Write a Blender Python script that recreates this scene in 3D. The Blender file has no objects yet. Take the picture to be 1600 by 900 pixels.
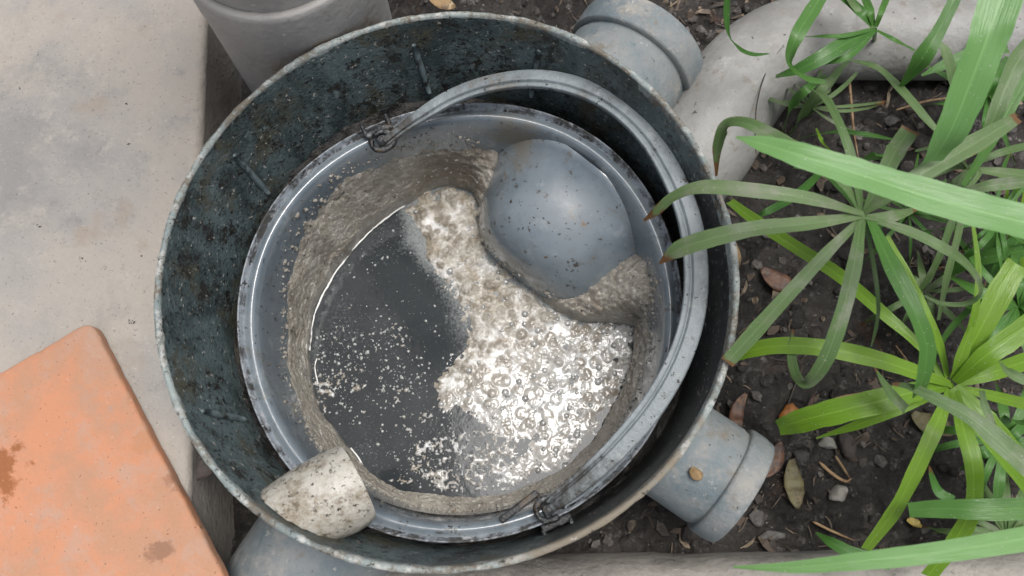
import bpy, bmesh, math, random
import numpy as np
from mathutils import Vector, Matrix
R = math.radians
scene = bpy.context.scene
COL = scene.collection
random.seed(7)

# ------------------------------------------------------------------ camera, world, sun, exposure
CAM = np.array([0.0454, -0.1438, 0.4736]); TILT = 0.2713; AZ = 0.04; FPX = 1256.0
cd = bpy.data.cameras.new("camera"); cam = bpy.data.objects.new("camera", cd); COL.objects.link(cam)
cd.sensor_width = 36; cd.lens = 36 * FPX / 1600; cd.clip_start = 0.01; cd.clip_end = 200
cam.location = CAM.tolist(); cam.rotation_euler = (TILT, 0, AZ)
cd.dof.use_dof = True; cd.dof.focus_distance = 0.60; cd.dof.aperture_fstop = 11
scene.camera = cam
SUN_EL, SUN_AZ = R(79), R(34)          # direction towards the sun: azimuth measured from +x, counter-clockwise
world = bpy.data.worlds.new("World"); scene.world = world; world.use_nodes = True
wn = world.node_tree.nodes; wl = world.node_tree.links
sky = wn.new("ShaderNodeTexSky"); sky.sky_type = 'NISHITA'; sky.sun_disc = False
sky.sun_elevation = SUN_EL; sky.sun_rotation = math.pi / 2 - SUN_AZ
sky.air_density = 1.0; sky.dust_density = 6.0; sky.ozone_density = 0.6
hz = wn.new("ShaderNodeHueSaturation"); hz.inputs['Saturation'].default_value = .5          # thin overcast: a paler sky
wl.new(sky.outputs[0], hz.inputs['Color']); wl.new(hz.outputs[0], wn["Background"].inputs[0]); wn["Background"].inputs[1].default_value = 0.088
sd = bpy.data.lights.new("sun", 'SUN'); sun = bpy.data.objects.new("sun", sd); COL.objects.link(sun)
sd.energy = 1.5; sd.angle = R(26); sd.color = (1.0, 0.99, 0.975)
sdir = Vector((math.cos(SUN_EL) * math.cos(SUN_AZ), math.cos(SUN_EL) * math.sin(SUN_AZ), math.sin(SUN_EL)))
sun.rotation_euler = sdir.to_track_quat('Z', 'Y').to_euler()
scene.view_settings.view_transform = 'Standard'; scene.view_settings.look = 'None'
scene.view_settings.gamma = 1; scene.view_settings.exposure = 0.62; scene.view_settings.use_curve_mapping = False
scene.render.engine = 'CYCLES'; scene.cycles.max_bounces = 8

# ------------------------------------------------------------------ measuring helpers
_c, _s = math.cos(TILT), math.sin(TILT); _ca, _sa = math.cos(AZ), math.sin(AZ)
_RZ = np.array([[_ca, -_sa, 0], [_sa, _ca, 0], [0, 0, 1.0]])
_F = _RZ @ np.array([0, _s, -_c]); _U = _RZ @ np.array([0, _c, _s]); _RT = _RZ @ np.array([1.0, 0, 0])
def P(x, y, z):
    """world point at height z seen at (x, y) of the 1600x900 photograph: a survey of the place"""
    d = (x - 800) / FPX * _RT + (450 - y) / FPX * _U + _F
    return CAM + d * (z - CAM[2]) / d[2]
def depth(p): return float((np.asarray(p) - CAM) @ _F)

# ------------------------------------------------------------------ noise in numpy
def _hash(*ks):
    h = np.zeros(np.broadcast(*ks).shape, np.uint64)
    for i, k in enumerate(ks):
        h = (h ^ (k.astype(np.int64).astype(np.uint64) * np.uint64([0x9E3779B97F4A7C15, 0xC2B2AE3D27D4EB4F, 0x165667B19E3779F9, 0x27D4EB2F165667C5][i % 4]))) * np.uint64(0xFF51AFD7ED558CCD)
        h ^= h >> np.uint64(33)
    return (h & np.uint64(0xFFFFFF)).astype(np.float64) / 0xFFFFFF
def vnoise(p, seed=0):
    p = np.asarray(p, float); i = np.floor(p); f = p - i; f = f * f * f * (f * (f * 6 - 15) + 10); i = i.astype(np.int64)
    sh = np.full(i.shape[:-1], seed, np.int64); out = 0
    for dx in (0, 1):
        for dy in (0, 1):
            for dz in (0, 1):
                w = (f[..., 0] if dx else 1 - f[..., 0]) * (f[..., 1] if dy else 1 - f[..., 1]) * (f[..., 2] if dz else 1 - f[..., 2])
                out = out + w * _hash(i[..., 0] + dx, i[..., 1] + dy, i[..., 2] + dz, sh)
    return out * 2 - 1
def fbm(p, octv=4, seed=0, gain=0.5):
    p = np.asarray(p, float); a, t, s = 1.0, 0, 0
    for o in range(octv):
        t = t + a * vnoise(p * 2.03 ** o + o * 7.3, seed + o); s += a; a *= gain
    return t / s
def worley(p, seed=0):
    """distance to the nearest feature point, 2-D"""
    p = np.asarray(p, float)[..., :2]; i = np.floor(p).astype(np.int64); best = np.full(i.shape[:-1], 9.0); sh = np.full(i.shape[:-1], seed, np.int64)
    for dx in (-1, 0, 1):
        for dy in (-1, 0, 1):
            cx, cy = i[..., 0] + dx, i[..., 1] + dy
            best = np.minimum(best, np.hypot(cx + _hash(cx, cy, sh) - p[..., 0], cy + _hash(cx, cy, sh + 99) - p[..., 1]))
    return best
def sstep(a, b, x):
    t = np.clip((np.asarray(x, float) - a) / (b - a), 0, 1); return t * t * (3 - 2 * t)
def poly_sd(pts, poly):
    """signed distance to a polygon, positive inside (2-D)"""
    pts = np.asarray(pts, float); d = np.full(pts.shape[0], 1e9); ins = np.zeros(pts.shape[0], bool); n = len(poly)
    for k in range(n):
        a, b = np.asarray(poly[k]), np.asarray(poly[(k + 1) % n]); ab = b - a; ap = pts - a
        t = np.clip((ap @ ab) / (ab @ ab), 0, 1); d = np.minimum(d, np.hypot(*(ap - t[:, None] * ab).T))
        c = (a[1] > pts[:, 1]) != (b[1] > pts[:, 1])
        xx = a[0] + (pts[:, 1] - a[1]) * ab[0] / (ab[1] if abs(ab[1]) > 1e-12 else 1e-12)
        ins ^= c & (pts[:, 0] < xx)
    return np.where(ins, d, -d)

# ------------------------------------------------------------------ materials
def mat(name, base, layers=(), rough=0.5, spec=0.5, bumps=(), coat=0.0, coat_rough=0.1, sss=0.0, rough_noise=None, random_val=0.0, coat_bump=True):
    """layers: (colour, scale, lo, hi, {detail, stretch, vor, rough, dist}); bumps: (scale, height_m, {...})"""
    m = bpy.data.materials.new(name); m.use_nodes = True; nt = m.node_tree; N, L = nt.nodes, nt.links
    b = N["Principled BSDF"]; tc = N.new("ShaderNodeTexCoord")
    def tex(scale, o):
        vec = tc.outputs['Object']
        if 'stretch' in o or 'off' in o:
            mp = N.new("ShaderNodeMapping"); mp.inputs['Scale'].default_value = o.get('stretch', (1, 1, 1)); mp.inputs['Location'].default_value = o.get('off', (0, 0, 0))
            L.new(vec, mp.inputs[0]); vec = mp.outputs[0]
        if o.get('vor'):
            t = N.new("ShaderNodeTexVoronoi"); t.inputs['Scale'].default_value = scale; t.inputs['Randomness'].default_value = 1; out = t.outputs['Distance']
        else:
            t = N.new("ShaderNodeTexNoise"); t.inputs['Scale'].default_value = scale; t.inputs['Detail'].default_value = o.get('detail', 5)
            t.inputs['Roughness'].default_value = o.get('rough', 0.6); t.inputs['Distortion'].default_value = o.get('dist', 0.0); out = t.outputs[0]
        L.new(vec, t.inputs['Vector']); return out
    col = N.new("ShaderNodeRGB"); col.outputs[0].default_value = (*base, 1); cur = col.outputs[0]
    rv = None
    for la in layers:
        c, sc, lo, hi = la[:4]; o = la[4] if len(la) > 4 else {}
        src = tex(sc, o)
        if 'at' in o:                       # a patch with a place of its own: at = (x, y, z, radius); noise frays its edge
            vd = N.new("ShaderNodeVectorMath"); vd.operation = 'DISTANCE'; L.new(tc.outputs['Object'], vd.inputs[0]); vd.inputs[1].default_value = o['at'][:3]
            dm = N.new("ShaderNodeMath"); dm.operation = 'MULTIPLY_ADD'; L.new(vd.outputs['Value'], dm.inputs[0]); dm.inputs[1].default_value = -1 / o['at'][3]; k2 = N.new("ShaderNodeMath"); k2.operation = 'MULTIPLY'; L.new(src, k2.inputs[0]); k2.inputs[1].default_value = o.get('fray', 1.0); L.new(k2.outputs[0], dm.inputs[2]); src = dm.outputs[0]
        mr = N.new("ShaderNodeMapRange"); mr.interpolation_type = 'SMOOTHSTEP'; L.new(src, mr.inputs[0])
        mr.inputs[1].default_value = lo; mr.inputs[2].default_value = hi; mr.inputs[4].default_value = o.get('amt', 1.0)
        fac = mr.outputs[0]
        mx = N.new("ShaderNodeMix"); mx.data_type = 'RGBA'; L.new(fac, mx.inputs[0]); L.new(cur, mx.inputs[6]); mx.inputs[7].default_value = (*c, 1); cur = mx.outputs[2]
        if 'r' in o:
            rm = N.new("ShaderNodeMix"); L.new(fac, rm.inputs[0]); rm.inputs[3].default_value = o['r']
            if rv is None: rm.inputs[2].default_value = rough
            else: L.new(rv, rm.inputs[2])
            rv = rm.outputs[0]
    if random_val:
        oi = N.new("ShaderNodeObjectInfo"); hs = N.new("ShaderNodeHueSaturation"); mr = N.new("ShaderNodeMapRange")
        L.new(oi.outputs['Random'], mr.inputs[0]); mr.inputs[3].default_value = 1 - random_val; mr.inputs[4].default_value = 1 + random_val
        L.new(mr.outputs[0], hs.inputs['Value']); L.new(cur, hs.inputs['Color']); cur = hs.outputs[0]
    L.new(cur, b.inputs['Base Color']); b.inputs['Roughness'].default_value = rough; b.inputs['Specular IOR Level'].default_value = spec
    if rv is not None: L.new(rv, b.inputs['Roughness'])
    if rough_noise:
        mr = N.new("ShaderNodeMapRange"); L.new(tex(rough_noise[0], {'detail': 3}), mr.inputs[0]); mr.inputs[1].default_value = .3; mr.inputs[2].default_value = .7
        mr.inputs[3].default_value = rough_noise[1]; mr.inputs[4].default_value = rough_noise[2]; L.new(mr.outputs[0], b.inputs['Roughness'])
    b.inputs['Coat Weight'].default_value = coat; b.inputs['Coat Roughness'].default_value = coat_rough
    if sss: b.inputs['Subsurface Weight'].default_value = sss; b.inputs['Subsurface Radius'].default_value = (.004, .003, .002); b.inputs['Subsurface Scale'].default_value = 1
    prev = None
    for bp in bumps:
        o = bp[2] if len(bp) > 2 else {}
        bn = N.new("ShaderNodeBump"); bn.inputs['Distance'].default_value = bp[1]; bn.inputs['Strength'].default_value = 1
        L.new(tex(bp[0], o), bn.inputs['Height'])
        if prev is not None: L.new(prev, bn.inputs['Normal'])
        prev = bn.outputs[0]
    if prev is not None:
        L.new(prev, b.inputs['Normal'])
        if coat_bump: L.new(prev, b.inputs['Coat Normal'])
    return m

def leaf_mat(name, base, pale, dusty, gloss=0.4, trans=0.35, dust_lo=.5):
    """attributes: s = across (-1..1), t = along, dry = brown tip"""
    m = bpy.data.materials.new(name); m.use_nodes = True; nt = m.node_tree; N, L = nt.nodes, nt.links
    b = N["Principled BSDF"]; tc = N.new("ShaderNodeTexCoord")
    def attr(n):
        a = N.new("ShaderNodeAttribute"); a.attribute_name = n; return a.outputs['Fac']
    def mix(f, a, c):
        x = N.new("ShaderNodeMix"); x.data_type = 'RGBA'
        if f is not None: L.new(f, x.inputs[0])
        if hasattr(a, 'links'): L.new(a, x.inputs[6])
        else: x.inputs[6].default_value = (*a, 1)
        if hasattr(c, 'links'): L.new(c, x.inputs[7])
        else: x.inputs[7].default_value = (*c, 1)
        return x.outputs[2]
    def rng(v, lo, hi, a=0.0, c=1.0):
        x = N.new("ShaderNodeMapRange"); x.interpolation_type = 'SMOOTHSTEP'; L.new(v, x.inputs[0])
        for i, q in zip((1, 2, 3, 4), (lo, hi, a, c)): x.inputs[i].default_value = q
        return x.outputs[0]
    def noise(sc, vec, det=4):
        x = N.new("ShaderNodeTexNoise"); x.inputs['Scale'].default_value = sc; x.inputs['Detail'].default_value = det; L.new(vec, x.inputs['Vector']); return x.outputs[0]
    sa, ta = attr("s"), attr("t")
    cb = N.new("ShaderNodeCombineXYZ"); L.new(sa, cb.inputs[0]); L.new(ta, cb.inputs[1])
    mp = N.new("ShaderNodeMapping"); mp.inputs['Scale'].default_value = (7, 1.3, 1); L.new(cb.outputs[0], mp.inputs[0])
    vein = noise(1.6, mp.outputs[0], 3)
    oi = N.new("ShaderNodeObjectInfo")
    c = mix(rng(oi.outputs['Random'], 0, 1, 0, .55), base, pale)
    c = mix(rng(vein, .35, .65, 0, .32), c, pale)
    ab = N.new("ShaderNodeMath"); ab.operation = 'ABSOLUTE'; L.new(sa, ab.inputs[0])
    c = mix(rng(ab.outputs[0], .0, .10, .35, 0), c, tuple(min(1, 1.5 * q) for q in pale))
    c = mix(rng(noise(60, tc.outputs['Object']), dust_lo, dust_lo + .25, 0, .75), c, dusty)
    c = mix(rng(noise(900, tc.outputs['Object'], 1), .72, .78, 0, .8), c, (.5, .5, .42))
    nd = N.new("ShaderNodeMath"); nd.operation = 'ADD'; L.new(attr("dry"), nd.inputs[0]); L.new(rng(noise(150, tc.outputs['Object']), .3, .7, -.3, .3), nd.inputs[1])
    c = mix(rng(nd.outputs[0], .35, .75), c, (.17, .085, .035))
    L.new(c, b.inputs['Base Color']); b.inputs['Roughness'].default_value = gloss; b.inputs['Specular IOR Level'].default_value = .5
    bn = N.new("ShaderNodeBump"); bn.inputs['Distance'].default_value = .0004; L.new(vein, bn.inputs['Height']); L.new(bn.outputs[0], b.inputs['Normal'])
    tr = N.new("ShaderNodeBsdfTranslucent"); L.new(c, tr.inputs[0])
    ms = N.new("ShaderNodeMixShader"); ms.inputs[0].default_value = trans; L.new(b.outputs[0], ms.inputs[1]); L.new(tr.outputs[0], ms.inputs[2])
    L.new(ms.outputs[0], N["Material Output"].inputs['Surface'])
    return m

M = {}
M['wall'] = mat("grimy_shaded_teal_plastic", (.118, .162, .168), [
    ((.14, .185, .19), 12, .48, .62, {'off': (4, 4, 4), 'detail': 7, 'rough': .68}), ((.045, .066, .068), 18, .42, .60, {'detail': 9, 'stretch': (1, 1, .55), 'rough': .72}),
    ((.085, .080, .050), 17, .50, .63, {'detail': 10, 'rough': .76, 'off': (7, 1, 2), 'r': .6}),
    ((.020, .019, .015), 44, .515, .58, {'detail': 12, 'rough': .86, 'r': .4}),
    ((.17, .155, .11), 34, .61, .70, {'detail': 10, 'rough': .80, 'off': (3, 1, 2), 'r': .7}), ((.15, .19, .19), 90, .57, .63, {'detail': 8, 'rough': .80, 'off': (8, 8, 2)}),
    ((.010, .009, .008), 40, -.22, -.02, {'detail': 11, 'rough': .82, 'at': (.165, -.06, .23, .24), 'r': .4, 'amt': .88}),  # shade of the right and lower inner wall, put into the colour as black
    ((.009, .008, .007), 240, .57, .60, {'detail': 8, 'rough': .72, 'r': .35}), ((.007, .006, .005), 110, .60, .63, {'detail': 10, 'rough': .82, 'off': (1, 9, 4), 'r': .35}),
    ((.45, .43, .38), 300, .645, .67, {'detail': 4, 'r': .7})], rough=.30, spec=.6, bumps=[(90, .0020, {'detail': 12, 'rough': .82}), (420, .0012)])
M['rim'] = mat('scuffed_rim_plastic', (.29, .335, .325), [
    ((.19, .23, .23), 25, .42, .6), ((.47, .475, .45), 80, .49, .60, {'detail': 8, 'rough': .7}), ((.15, .13, .10), 30, .47, .58, {'detail': 12, 'rough': .84, 'r': .8}), ((.22, .19, .145), 50, .3, .9, {'at': (.10, -.15, .30, .15), 'detail': 9, 'rough': .76, 'fray': 2, 'r': .85}), ((.03, .028, .022), 150, .575, .61, {'r': .8, 'detail': 9, 'rough': .78}), ((.44, .43, .39), 60, .60, .68, {'detail': 10, 'rough': .8})],
    rough=.5, bumps=[(160, .0010, {'detail': 10, 'rough': .8})])
M['rib'] = mat('rib_plastic', (.13, .17, .18), [((.03, .03, .026), 90, .50, .60, {'detail': 9, 'rough': .78})], rough=.35)
M['socket'] = mat('dusty_blue_pipe_plastic', (.150, .190, .208), [
    ((.235, .252, .254), 18, .36, .60, {'detail': 8, 'rough': .7}), ((.33, .318, .292), 26, .48, .64, {'detail': 10, 'rough': .78, 'r': .9}),
    ((.20, .18, .15), 42, .54, .68, {'detail': 9, 'rough': .76, 'r': .9}), ((.46, .44, .40), 90, .59, .67, {'detail': 9, 'rough': .78}), ((.11, .16, .185), 30, .61, .68, {'detail': 8, 'rough': .72, 'off': (2, 6, 1)}), ((.04, .036, .03), 130, .62, .67, {'detail': 9, 'rough': .76})], rough=.45, bumps=[(150, .0016, {'detail': 10, 'rough': .76}), (40, .0012)])
M['white_pipe'] = mat('dirty_white_pipe_plastic', (.285, .282, .268), [
    ((.225, .22, .205), 12, .40, .58, {'detail': 9, 'rough': .7}), ((.185, .158, .125), 20, .53, .70, {'detail': 10, 'rough': .76}), ((.36, .355, .335), 34, .56, .70, {'detail': 8, 'rough': .7}), ((.22, .195, .165), 80, .56, .66, {'detail': 9, 'rough': .76}), ((.40, .385, .355), 22, .35, 1.0, {'at': (-.235, -.05, .02, .075), 'detail': 9, 'rough': .72, 'fray': 2}), ((.07, .06, .047), 150, .65, .70, {'detail': 6})], rough=.5, bumps=[(120, .0012, {'detail': 9}), (25, .0012)])
M['downpipe'] = mat('grey_downpipe_plastic', (.40, .385, .365), [
    ((.32, .312, .30), 11, .4, .62, {'stretch': (1, 1, .35), 'detail': 7, 'rough': .68}), ((.46, .425, .37), 24, .54, .70, {'detail': 9, 'rough': .74}), ((.26, .20, .14), 34, .60, .74, {'detail': 8, 'rough': .7}),
    ((.25, .18, .11), 60, -.45, -.1, {'at': (.04, -.06, .12, .06), 'detail': 8, 'rough': .74}), ((.56, .54, .5), 200, .66, .72, {'detail': 5}), ((.07, .06, .05), 200, .70, .74, {'off': (5, 5, 5), 'detail': 4})], rough=.6, spec=.35, bumps=[(130, .0010, {'detail': 8}), (20, .0012)])
M['spout'] = mat('silt_stained_white_pipe', (.45, .43, .38), [
    ((.26, .225, .17), 38, .44, .60, {'detail': 9, 'rough': .76}), ((.47, .45, .41), 30, .57, .70, {'off': (1, 2, 3), 'detail': 6}), ((.15, .12, .08), 55, .545, .62, {'detail': 9, 'rough': .78}), ((.07, .055, .038), 100, .555, .63, {'detail': 8, 'rough': .78}), ((.03, .026, .02), 280, .62, .67, {'detail': 4})], rough=.3, bumps=[(170, .0012, {'detail': 8})])
M['bucket'] = mat('bucket_plastic', (.172, .204, .226), [
    ((.128, .160, .185), 20, .4, .65), ((.22, .255, .275), 60, .56, .70, {'detail': 7}), ((.105, .088, .06), 34, .545, .69, {'detail': 9, 'rough': .76, 'r': .6}), ((.13, .085, .045), 30, .68, .74, {'detail': 7, 'rough': .7, 'off': (1, 5, 2), 'r': .6}),
    ((.045, .039, .03), 90, .585, .65, {'detail': 8, 'rough': .78, 'r': .5}), ((.02, .018, .015), 260, .655, .69, {'detail': 3, 'r': .5}), ((.16, .135, .095), 26, .35, 1.0, {'at': (.030, .135, .175, .045), 'detail': 10, 'rough': .78, 'fray': 2, 'r': .6, 'amt': .8})], rough=.17, spec=.7, bumps=[(200, .00006, {'detail': 4}), (30, .00020)], coat=.6, coat_rough=.16)
M['bucket_lip'] = mat('bucket_lip_plastic', (.25, .28, .31), [
    ((.055, .053, .05), 55, .45, .58, {'detail': 8, 'rough': .75, 'r': .6}), ((.36, .37, .38), 120, .56, .68), ((.02, .018, .016), 160, .56, .64, {'detail': 6})], rough=.3, bumps=[(260, .0008)])
M['handle'] = mat('handle_plastic', (.205, .235, .250), [
    ((.15, .175, .188), 30, .42, .62), ((.27, .295, .30), 55, .56, .70), ((.13, .12, .10), 30, .53, .69, {'detail': 9, 'rough': .74}), ((.045, .04, .034), 70, .565, .67, {'detail': 9, 'rough': .78}), ((.035, .031, .026), 60, .35, 1.0, {'at': (.085, -.125, .19, .075), 'detail': 10, 'rough': .8, 'fray': 2}), ((.05, .043, .035), 60, .45, 1.0, {'at': (-.05, .125, .20, .05), 'detail': 10, 'rough': .8, 'fray': 2}), ((.02, .018, .015), 260, .65, .69, {'detail': 3})], rough=.42, spec=.4, bumps=[(200, .0008, {'detail': 7})])
M['lug'] = mat('dirty_black_lug', (.030, .032, .034), [((.17, .18, .185), 100, .56, .66, {'detail': 7, 'rough': .7}), ((.075, .052, .032), 70, .55, .66, {'detail': 7}), ((.010, .009, .008), 150, .54, .62, {'detail': 7})], rough=.28, bumps=[(240, .0016, {'detail': 7})])
M['mud'] = mat('wet_grease_mud', (.34, .312, .262), [
    ((.235, .212, .175), 26, .46, .62, {'detail': 10, 'rough': .76}), ((.45, .425, .375), 46, .51, .63, {'detail': 9, 'rough': .74, 'off': (4, 2, 1)}), ((.26, .19, .12), 24, .60, .73, {'detail': 8, 'rough': .7}), ((.095, .078, .06), 40, .56, .66, {'detail': 11, 'rough': .82}),
    ((.11, .094, .076), 45, .12, .42, {'at': (.062, .055, .015, .085), 'detail': 10, 'rough': .76}), ((.15, .122, .088), 38, .15, .75, {'at': (-.02, .13, .03, .085), 'detail': 10, 'rough': .8, 'fray': 1.6}), ((.60, .58, .54), 260, .60, .66, {'detail': 5}), ((.04, .033, .026), 280, .635, .68, {'detail': 4})], rough=.32, bumps=[(110, .0018, {'detail': 11, 'rough': .80}), (600, .0010)], coat=.65, coat_rough=.10)
M['water'] = mat('dark_grey_water', (.030, .034, .037), [((.040, .045, .048), 16, .4, .62), ((.065, .071, .073), 50, .60, .74, {'detail': 9, 'rough': .75})], rough=.05, spec=.16, bumps=[(60, .0002)])
M['foam'] = mat('greasy_scum', (.36, .335, .285), [
    ((.30, .255, .19), 30, .46, .60, {'detail': 7, 'rough': .68}), ((.60, .59, .565), 30, .48, .60, {'off': (2, 2, 2), 'detail': 8, 'rough': .68}), ((.31, .21, .125), 55, .65, .73), ((.16, .16, .155), 60, .58, .70, {'detail': 8, 'rough': .72, 'off': (9, 3, 1)}), ((.07, .055, .04), 130, .68, .74, {'detail': 5}), ((.08, .03, .018), 45, .77, .79, {'detail': 2})],
    rough=.36, spec=.6, bumps=[(240, .0010, {'detail': 7, 'rough': .68})], coat=1.0, coat_rough=.055, coat_bump=False)
M['bubble'] = mat('wet_bubble', (.36, .36, .345), [((.20, .20, .19), 200, .45, .6)], rough=.12, coat=1, coat_rough=.04)
M['speck'] = mat('pale_floating_speck', (.42, .43, .415), [((.25, .26, .26), 120, .4, .6)], rough=.22, coat=.8, coat_rough=.06)
M['film'] = mat('painted_waterline_glint', (.78, .78, .75), [((.45, .43, .4), 140, .58, .7)], rough=.25, coat=1, coat_rough=.1)  # white base colour stands in for the bright glint at the waterline
M['debris'] = mat('black_silt_flecks', (.03, .026, .02), [((.09, .065, .035), 90, .5, .6)], rough=.55)
M['soil'] = mat('damp_dark_soil', (.060, .053, .048), [
    ((.024, .020, .017), 20, .42, .60, {'detail': 10, 'rough': .68}), ((.095, .082, .072), 30, .53, .66, {'detail': 10, 'rough': .75}), ((.175, .162, .152), 70, .55, .65, {'detail': 9, 'rough': .76}), ((.095, .055, .040), 26, .62, .72, {'detail': 8}), ((.014, .012, .011), 70, .60, .67, {'detail': 8, 'rough': .75, 'off': (5, 2, 2)}), ((.30, .28, .26), 260, .69, .725, {'detail': 3})],
    rough=.62, spec=.5, bumps=[(45, .010, {'detail': 12, 'rough': .78}), (240, .003, {'detail': 6})])
M['gravel'] = mat('wet_grit', (.060, .051, .045), [((.135, .122, .11), 35, .52, .62, {'detail': 7}), ((.03, .025, .022), 55, .52, .62, {'detail': 7})], rough=.6, bumps=[(400, .0009, {'detail': 6})])
M['concrete'] = mat('weathered_grey_beige_concrete', (.385, .350, .308), [
    ((.335, .318, .295), 9, .42, .6, {'detail': 8, 'rough': .66}), ((.28, .268, .25), 12, .50, .70, {'detail': 10, 'stretch': (1.5, .8, 1), 'rough': .76, 'amt': .75}), ((.205, .21, .21), 22, .35, .95, {'detail': 10, 'rough': .76, 'at': (-.345, .10, -.075, .16), 'amt': .6, 'fray': 2}), ((.20, .20, .195), 30, .56, .70, {'detail': 10, 'rough': .76, 'amt': .6}),
    ((.41, .375, .335), 40, .52, .68, {'detail': 10, 'rough': .78}), ((.33, .285, .24), 16, .58, .70, {'detail': 8, 'off': (2, 7, 1)}), ((.13, .12, .11), 80, .63, .73, {'detail': 9, 'rough': .72, 'amt': .6}), ((.05, .045, .04), 130, .70, .725, {'detail': 4}), ((.17, .16, .15), 420, .63, .67, {'detail': 4, 'amt': .6}), ((.50, .47, .43), 360, .65, .69, {'detail': 4, 'off': (3, 1, 1), 'amt': .6})], rough=.85, spec=.3, bumps=[(220, .0012, {'detail': 9}), (40, .0018, {'detail': 6})])
M['kerb'] = mat('grey_kerb_concrete', (.32, .30, .27), [((.21, .195, .175), 18, .42, .62, {'detail': 9, 'rough': .7}), ((.31, .29, .265), 50, .56, .68, {'detail': 7}), ((.06, .05, .042), 80, .60, .69, {'detail': 8, 'rough': .72})], rough=.85, bumps=[(140, .0022, {'detail': 9}), (30, .003)])
ZT = -.0640; TILE0 = P(141, 500, ZT); TST1, TST2, TST3, TST4 = [tuple(P(x, y, ZT) - TILE0) for x, y in ((0, 735), (278, 752), (252, 862), (222, 697))]
M['tile'] = mat('orange_clay_tile', (.52, .235, .130), [
    ((.43, .23, .14), 18, .40, .58, {'detail': 9, 'rough': .70}), ((.42, .275, .205), 26, .48, .64, {'detail': 10, 'rough': .74, 'amt': .75}), ((.34, .26, .22), 44, .57, .70, {'detail': 9, 'rough': .74, 'amt': .7}), ((.40, .27, .21), 9, .55, .70, {'detail': 10, 'rough': .74, 'amt': .55}),
    ((.27, .095, .03), 42, .85, 1.15, {'at': (*TST1, .026), 'detail': 8, 'rough': .7, 'fray': 3.2, 'amt': .9}), ((.30, .14, .08), 60, .75, 1.2, {'at': (*TST2, .012), 'detail': 8, 'rough': .7, 'fray': 3.2, 'amt': .8}), ((.25, .13, .08), 70, .75, 1.2, {'at': (*TST3, .010), 'detail': 8, 'rough': .7, 'fray': 3.2, 'amt': .85}), ((.42, .19, .085), 50, .7, 1.2, {'at': (*TST4, .013), 'detail': 6, 'amt': .5, 'fray': 3}),
    ((.24, .11, .065), 50, .67, .73, {'detail': 7, 'amt': .7}), ((.10, .05, .03), 130, .725, .76, {'detail': 4}), ((.20, .095, .055), 380, .66, .69, {'detail': 3, 'amt': .8}), ((.50, .34, .26), 300, .655, .69, {'detail': 4, 'off': (4, 4, 4), 'amt': .7})], rough=.66, spec=.35, bumps=[(320, .0006, {'detail': 7}), (25, .0010)])
M['stone'] = mat('grey_stone', (.105, .10, .095), [((.055, .05, .046), 60, .40, .58, {'detail': 7}), ((.17, .16, .15), 130, .56, .68), ((.045, .036, .03), 50, .56, .66, {'detail': 8, 'rough': .7, 'off': (3, 3, 3)})], rough=.6, bumps=[(260, .0016, {'detail': 7})], random_val=.35)
M['pale_stone'] = mat('pale_stone', (.30, .285, .255), [((.20, .185, .155), 90, .45, .65), ((.07, .058, .047), 60, .56, .66, {'detail': 8, 'rough': .7})], rough=.7, bumps=[(260, .0016, {'detail': 7})])
M['tan_stone'] = mat('tan_stone', (.30, .20, .095), [((.19, .125, .065), 120, .45, .65), ((.38, .30, .19), 200, .58, .68), ((.09, .065, .04), 70, .58, .66, {'detail': 8})], rough=.7, bumps=[(260, .0016, {'detail': 6})])
M['red_stone'] = mat('reddish_stone', (.070, .055, .048), [((.04, .033, .029), 80, .45, .6, {'detail': 7}), ((.16, .125, .105), 110, .58, .7, {'detail': 7})], rough=.7, bumps=[(220, .0022, {'detail': 8})])
M['straw'] = mat('dry_straw', (.30, .20, .11), [((.18, .11, .06), 90, .45, .6)], rough=.7, random_val=.35)
M['dead_leaf'] = mat('dead_leaf', (.15, .13, .06), [((.09, .075, .035), 90, .45, .6), ((.22, .17, .09), 60, .56, .7), ((.03, .025, .02), 260, .66, .7)], rough=.55, bumps=[(200, .0008)])
M['brown_leaf'] = mat('brown_leaf', (.13, .062, .035), [((.07, .04, .03), 90, .45, .6), ((.2, .11, .06), 60, .58, .7)], rough=.5, bumps=[(200, .0008)])
M['yellow_leaf'] = mat('yellow_leaf', (.34, .26, .06), [((.22, .15, .04), 150, .5, .65)], rough=.5)
M['olive'] = leaf_mat('dusty_olive_blade', (.090, .165, .050), (.170, .250, .105), (.25, .26, .195), .38, .25, .50)
M['bright'] = leaf_mat('yellow_green_blade', (.150, .300, .018), (.235, .400, .050), (.17, .26, .08), .27, .40, .60)
M['green'] = leaf_mat('mid_green_blade', (.055, .165, .028), (.115, .255, .055), (.18, .23, .13), .28, .30, .58)
M['fresh'] = leaf_mat('pale_fresh_green_blade', (.150, .340, .095), (.230, .420, .150), (.27, .42, .22), .30, .35, .58)

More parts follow.
